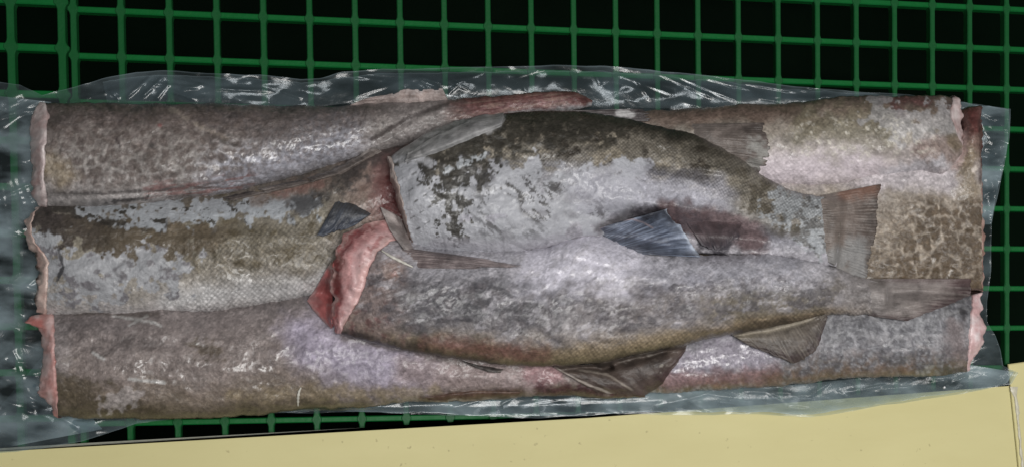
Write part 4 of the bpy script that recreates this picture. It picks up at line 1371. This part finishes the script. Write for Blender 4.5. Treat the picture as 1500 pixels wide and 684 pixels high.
# ------------------------------------------------------------------ plastic bag
OUT = [(-60, 128), (0, 122), (30, 124), (52, 134), (62, 140), (100, 131), (150, 115), (200, 106), (240, 104), (300, 107), (380, 110), (440, 117), (470, 115), (500, 107), (560, 102), (640, 100),
       (750, 98), (830, 96), (880, 97), (960, 104), (1060, 115), (1160, 127), (1230, 133), (1330, 140), (1410, 150), (1480, 160), (1479, 205), (1468, 255), (1458, 300), (1452, 330), (1452, 395),
       (1446, 440), (1446, 470), (1458, 490), (1466, 515), (1470, 536), (1492, 545), (1482, 562), (1440, 571), (1350, 584), (1260, 600), (1190, 611), (1110, 606), (1000, 606), (900, 606), (800, 612),
       (700, 609), (600, 606), (500, 603), (400, 604), (300, 609), (200, 619), (120, 646), (60, 657), (0, 663), (-60, 667)]
INN = [(70, 200), (70, 170), (80, 165), (90, 165), (100, 165), (130, 165), (160, 165), (200, 165), (240, 165), (300, 168), (380, 170), (440, 170), (470, 170), (500, 168), (560, 168), (640, 165),
       (750, 165), (830, 170), (880, 175), (960, 178), (1060, 172), (1160, 165), (1230, 158), (1330, 156), (1385, 160), (1415, 175), (1415, 205), (1418, 255), (1420, 300), (1420, 330), (1420, 395),
       (1420, 430), (1420, 450), (1420, 470), (1410, 490), (1400, 515), (1395, 530), (1390, 533), (1380, 535), (1340, 538), (1260, 542), (1190, 548), (1110, 556), (1000, 560), (900, 568), (800, 572),
       (700, 576), (600, 582), (500, 588), (400, 594), (300, 600), (200, 600), (120, 598), (90, 590), (85, 540), (80, 500)]


def film(name, out, inn, zin, zmid, zout, amp, seed, milk, nu=1500, nv=64, t0=0.0, t1=1.0, parent=None, ncrease=60, creases=(), tilt=0, horiz=False):
    O, I = np.asarray(out, float), np.asarray(inn, float)
    t = np.r_[0, np.cumsum(np.hypot(*np.diff(O, axis=0).T))]
    x = np.linspace(0, t[-1], nu)
    O = np.stack([np.interp(x, t, O[:, k]) for k in (0, 1)], -1)
    I = np.stack([np.interp(x, t, I[:, k]) for k in (0, 1)], -1)
    k = np.arange(nu)
    O[:, 1] += 1.5 * fbm(k / 22.0, 0 * k, seed, 4)
    O[:, 0] += 1.0 * fbm(k / 22.0, 0 * k + 5.0, seed, 4)
    v = np.linspace(t0, t1, nv)[:, None]
    px = I[:, 0] + (O[:, 0] - I[:, 0]) * v
    py = I[:, 1] + (O[:, 1] - I[:, 1]) * v
    z = zin + ((zmid - zin) * (0.75 + 0.6 * fbm(px / 80, py / 50, seed + 15, 3))) * np.sin(np.clip(v / 0.55, 0, 1) * np.pi / 2) ** 1.0 + (zout - zmid) * sm(0.45, 1.0, v)
    # crinkles: flat facets with sharp edges, plus long straight creases
    wx, wy = px + 7 * fbm(px / 50, py / 50, seed + 31, 2), py + 7 * fbm(px / 50, py / 50, seed + 32, 2)
    c = 0
    for a_, l1, l2, w_, s_ in ((18, 95, 30, 1.0, 1), (-28, 70, 22, 0.7, 2), (60, 40, 16, 0.35, 3), (5, 26, 10, 0.18, 4)):
        ca, sa = math.cos(math.radians(a_)), math.sin(math.radians(a_))
        c = c + w_ * facet((wx * ca + wy * sa) / l1, (-wx * sa + wy * ca) / l2, seed + 11 * s_)
    z = z + amp * c * sm(0.02, 0.25, v) * (1 - 0.4 * sm(.85, 1, v))
    rg = np.random.default_rng(seed)
    segs = list(creases)
    for k in range(ncrease):
        i_ = int(rg.integers(0, nu))
        f_ = rg.uniform(0.1, 0.9)
        x0, y0 = I[i_] + (O[i_] - I[i_]) * f_
        an = math.radians((rg.choice([0, 6, -6, 35, -30]) if horiz else rg.choice([-38, 28, 12, -12, 70])) + rg.normal(0, 10) * (0.4 if horiz else 1)) + math.radians(tilt)
        ln_ = rg.uniform(25, 125)
        segs.append((x0, y0, x0 + ln_ * math.cos(an), y0 + ln_ * math.sin(an), rg.uniform(.35, 1.0)))
    for (x0, y0, x1, y1, h_) in segs:
        b = 10
        m_ = (px > min(x0, x1) - b) & (px < max(x0, x1) + b) & (py > min(y0, y1) - b) & (py < max(y0, y1) + b)
        if not m_.any():
            continue
        qx, qy = px[m_], py[m_]
        dx, dy = x1 - x0, y1 - y0
        L2 = math.hypot(dx, dy) + 1e-6
        t_ = ((qx - x0) * dx + (qy - y0) * dy) / L2 ** 2
        d_ = np.abs((qx - x0) * dy - (qy - y0) * dx) / L2
        z[m_] += 0.00085 * h_ * np.exp(-(d_ / 2.9) ** 2) * sm(0, .2, t_) * (1 - sm(.8, 1, t_)) * sm(0.0, 0.1, v * np.ones_like(px))[m_]
    z = np.maximum(z, 0.0012 + 0.0 * v)
    V = at(px, py, z)
    mk = milk * np.clip(0.75 + 0.9 * fbm(px / 60, py / 26, seed + 20, 4), 0.1, 2.2) + 0 * v
    mk = mk + 0.16 * sm(0.965, 0.99, v)
    return mesh(name, V, gridq(nv, nu), FILM, attrs=dict(milk=np.clip(mk, 0.05, 0.95)), parent=parent)


c = at(740, 350, 0.0)
TOPC = [(182, 146, 226, 108, 1.3), (205, 146, 242, 110, 1.3), (226, 150, 250, 120, 1.1), (214, 122, 300, 130, 1.3), (240, 114, 310, 128, 1.2), (262, 132, 300, 124, 1.0), (245, 132, 290, 148, 1.0),
        (300, 130, 410, 134, 1.2), (410, 134, 445, 145, 1.0), (515, 112, 565, 118, 1.2), (520, 108, 600, 112, .9), (610, 112, 660, 128, 1.0), (650, 116, 690, 134, .9), (960, 106, 1050, 146, 1.2), (985, 110, 1085, 150, 1.1),
        (1030, 114, 1110, 134, 1.2), (1060, 118, 1180, 138, 1.0), (900, 108, 990, 140, 1.0), (1090, 124, 1200, 136, .9), (870, 104, 880, 126, 1.0), (930, 112, 955, 150, 1.0), (118, 146, 160, 136, .8), (160, 130, 175, 148, .9)]
bag = thing('plastic_bag', 'crumpled clear plastic bag opened out under the block of fish', 'bag', (c[0], c[1], 0.0015))
film('film_sheet', OUT, INN, .008, .016, .014, .0003, 5, .15, parent=bag, ncrease=50, creases=TOPC)
# the second ply: folded back over the first on the top, the left and the bottom
sub = [i for i in range(len(OUT))]


def ply(i0, i1, f0, f1):
    o_, n_ = [], []
    for i in range(i0, i1):
        O_, I_ = np.array(OUT[i], float), np.array(INN[i], float)
        o_.append(I_ + (O_ - I_) * f1)
        n_.append(I_ + (O_ - I_) * f0)
    return o_, n_


o_, n_ = ply(6, 24, 0.25, 0.9)
film('folded_ply', o_, n_, .024, .025, .022, .0002, 45, .08, nu=1000, nv=44, parent=bag, creases=TOPC, ncrease=18)
o_, n_ = ply(36, 52, 0.2, 0.93)
film('folded_ply', o_, n_, .022, .023, .020, .0003, 65, .42, tilt=-4, horiz=True, nu=1000, nv=44, parent=bag)
o_, n_ = ply(24, 30, 0.2, 0.97)
film('folded_ply', o_, n_, .020, .021, .018, .0003, 85, .46, nu=400, nv=40, parent=bag)
LO = [(-60, 135), (-60, 250), (-60, 350), (-60, 450), (-60, 560), (-60, 668)]
LI = [(75, 150), (72, 250), (75, 350), (75, 450), (80, 550), (150, 628)]
film('folded_ply', LO[::-1], LI[::-1], .014, .017, .018, .0004, 105, .44, nu=520, nv=110, parent=bag, ncrease=60)

# crumbs of ice
for k, (x, y, s) in enumerate([(1383, 567, .0011)]):
    p = at(x, y, .034)
    ph, th = np.meshgrid(np.linspace(0, np.pi, 7), np.linspace(0, 2 * np.pi, 10, endpoint=False), indexing='ij')
    r = s * (1 + 0.3 * fbm(ph * 2, th, 4, 2))
    V = np.stack([p[0] + r * np.sin(ph) * np.cos(th), p[1] + r * np.sin(ph) * np.sin(th), p[2] + r * np.cos(ph)], -1)
    o = mesh('ice_crumb', V, gridq(7, 10, True), ICE)
    o['label'] = 'tiny white crumb of ice on the bag near its lower right corner'
    o['category'] = 'ice crumb'
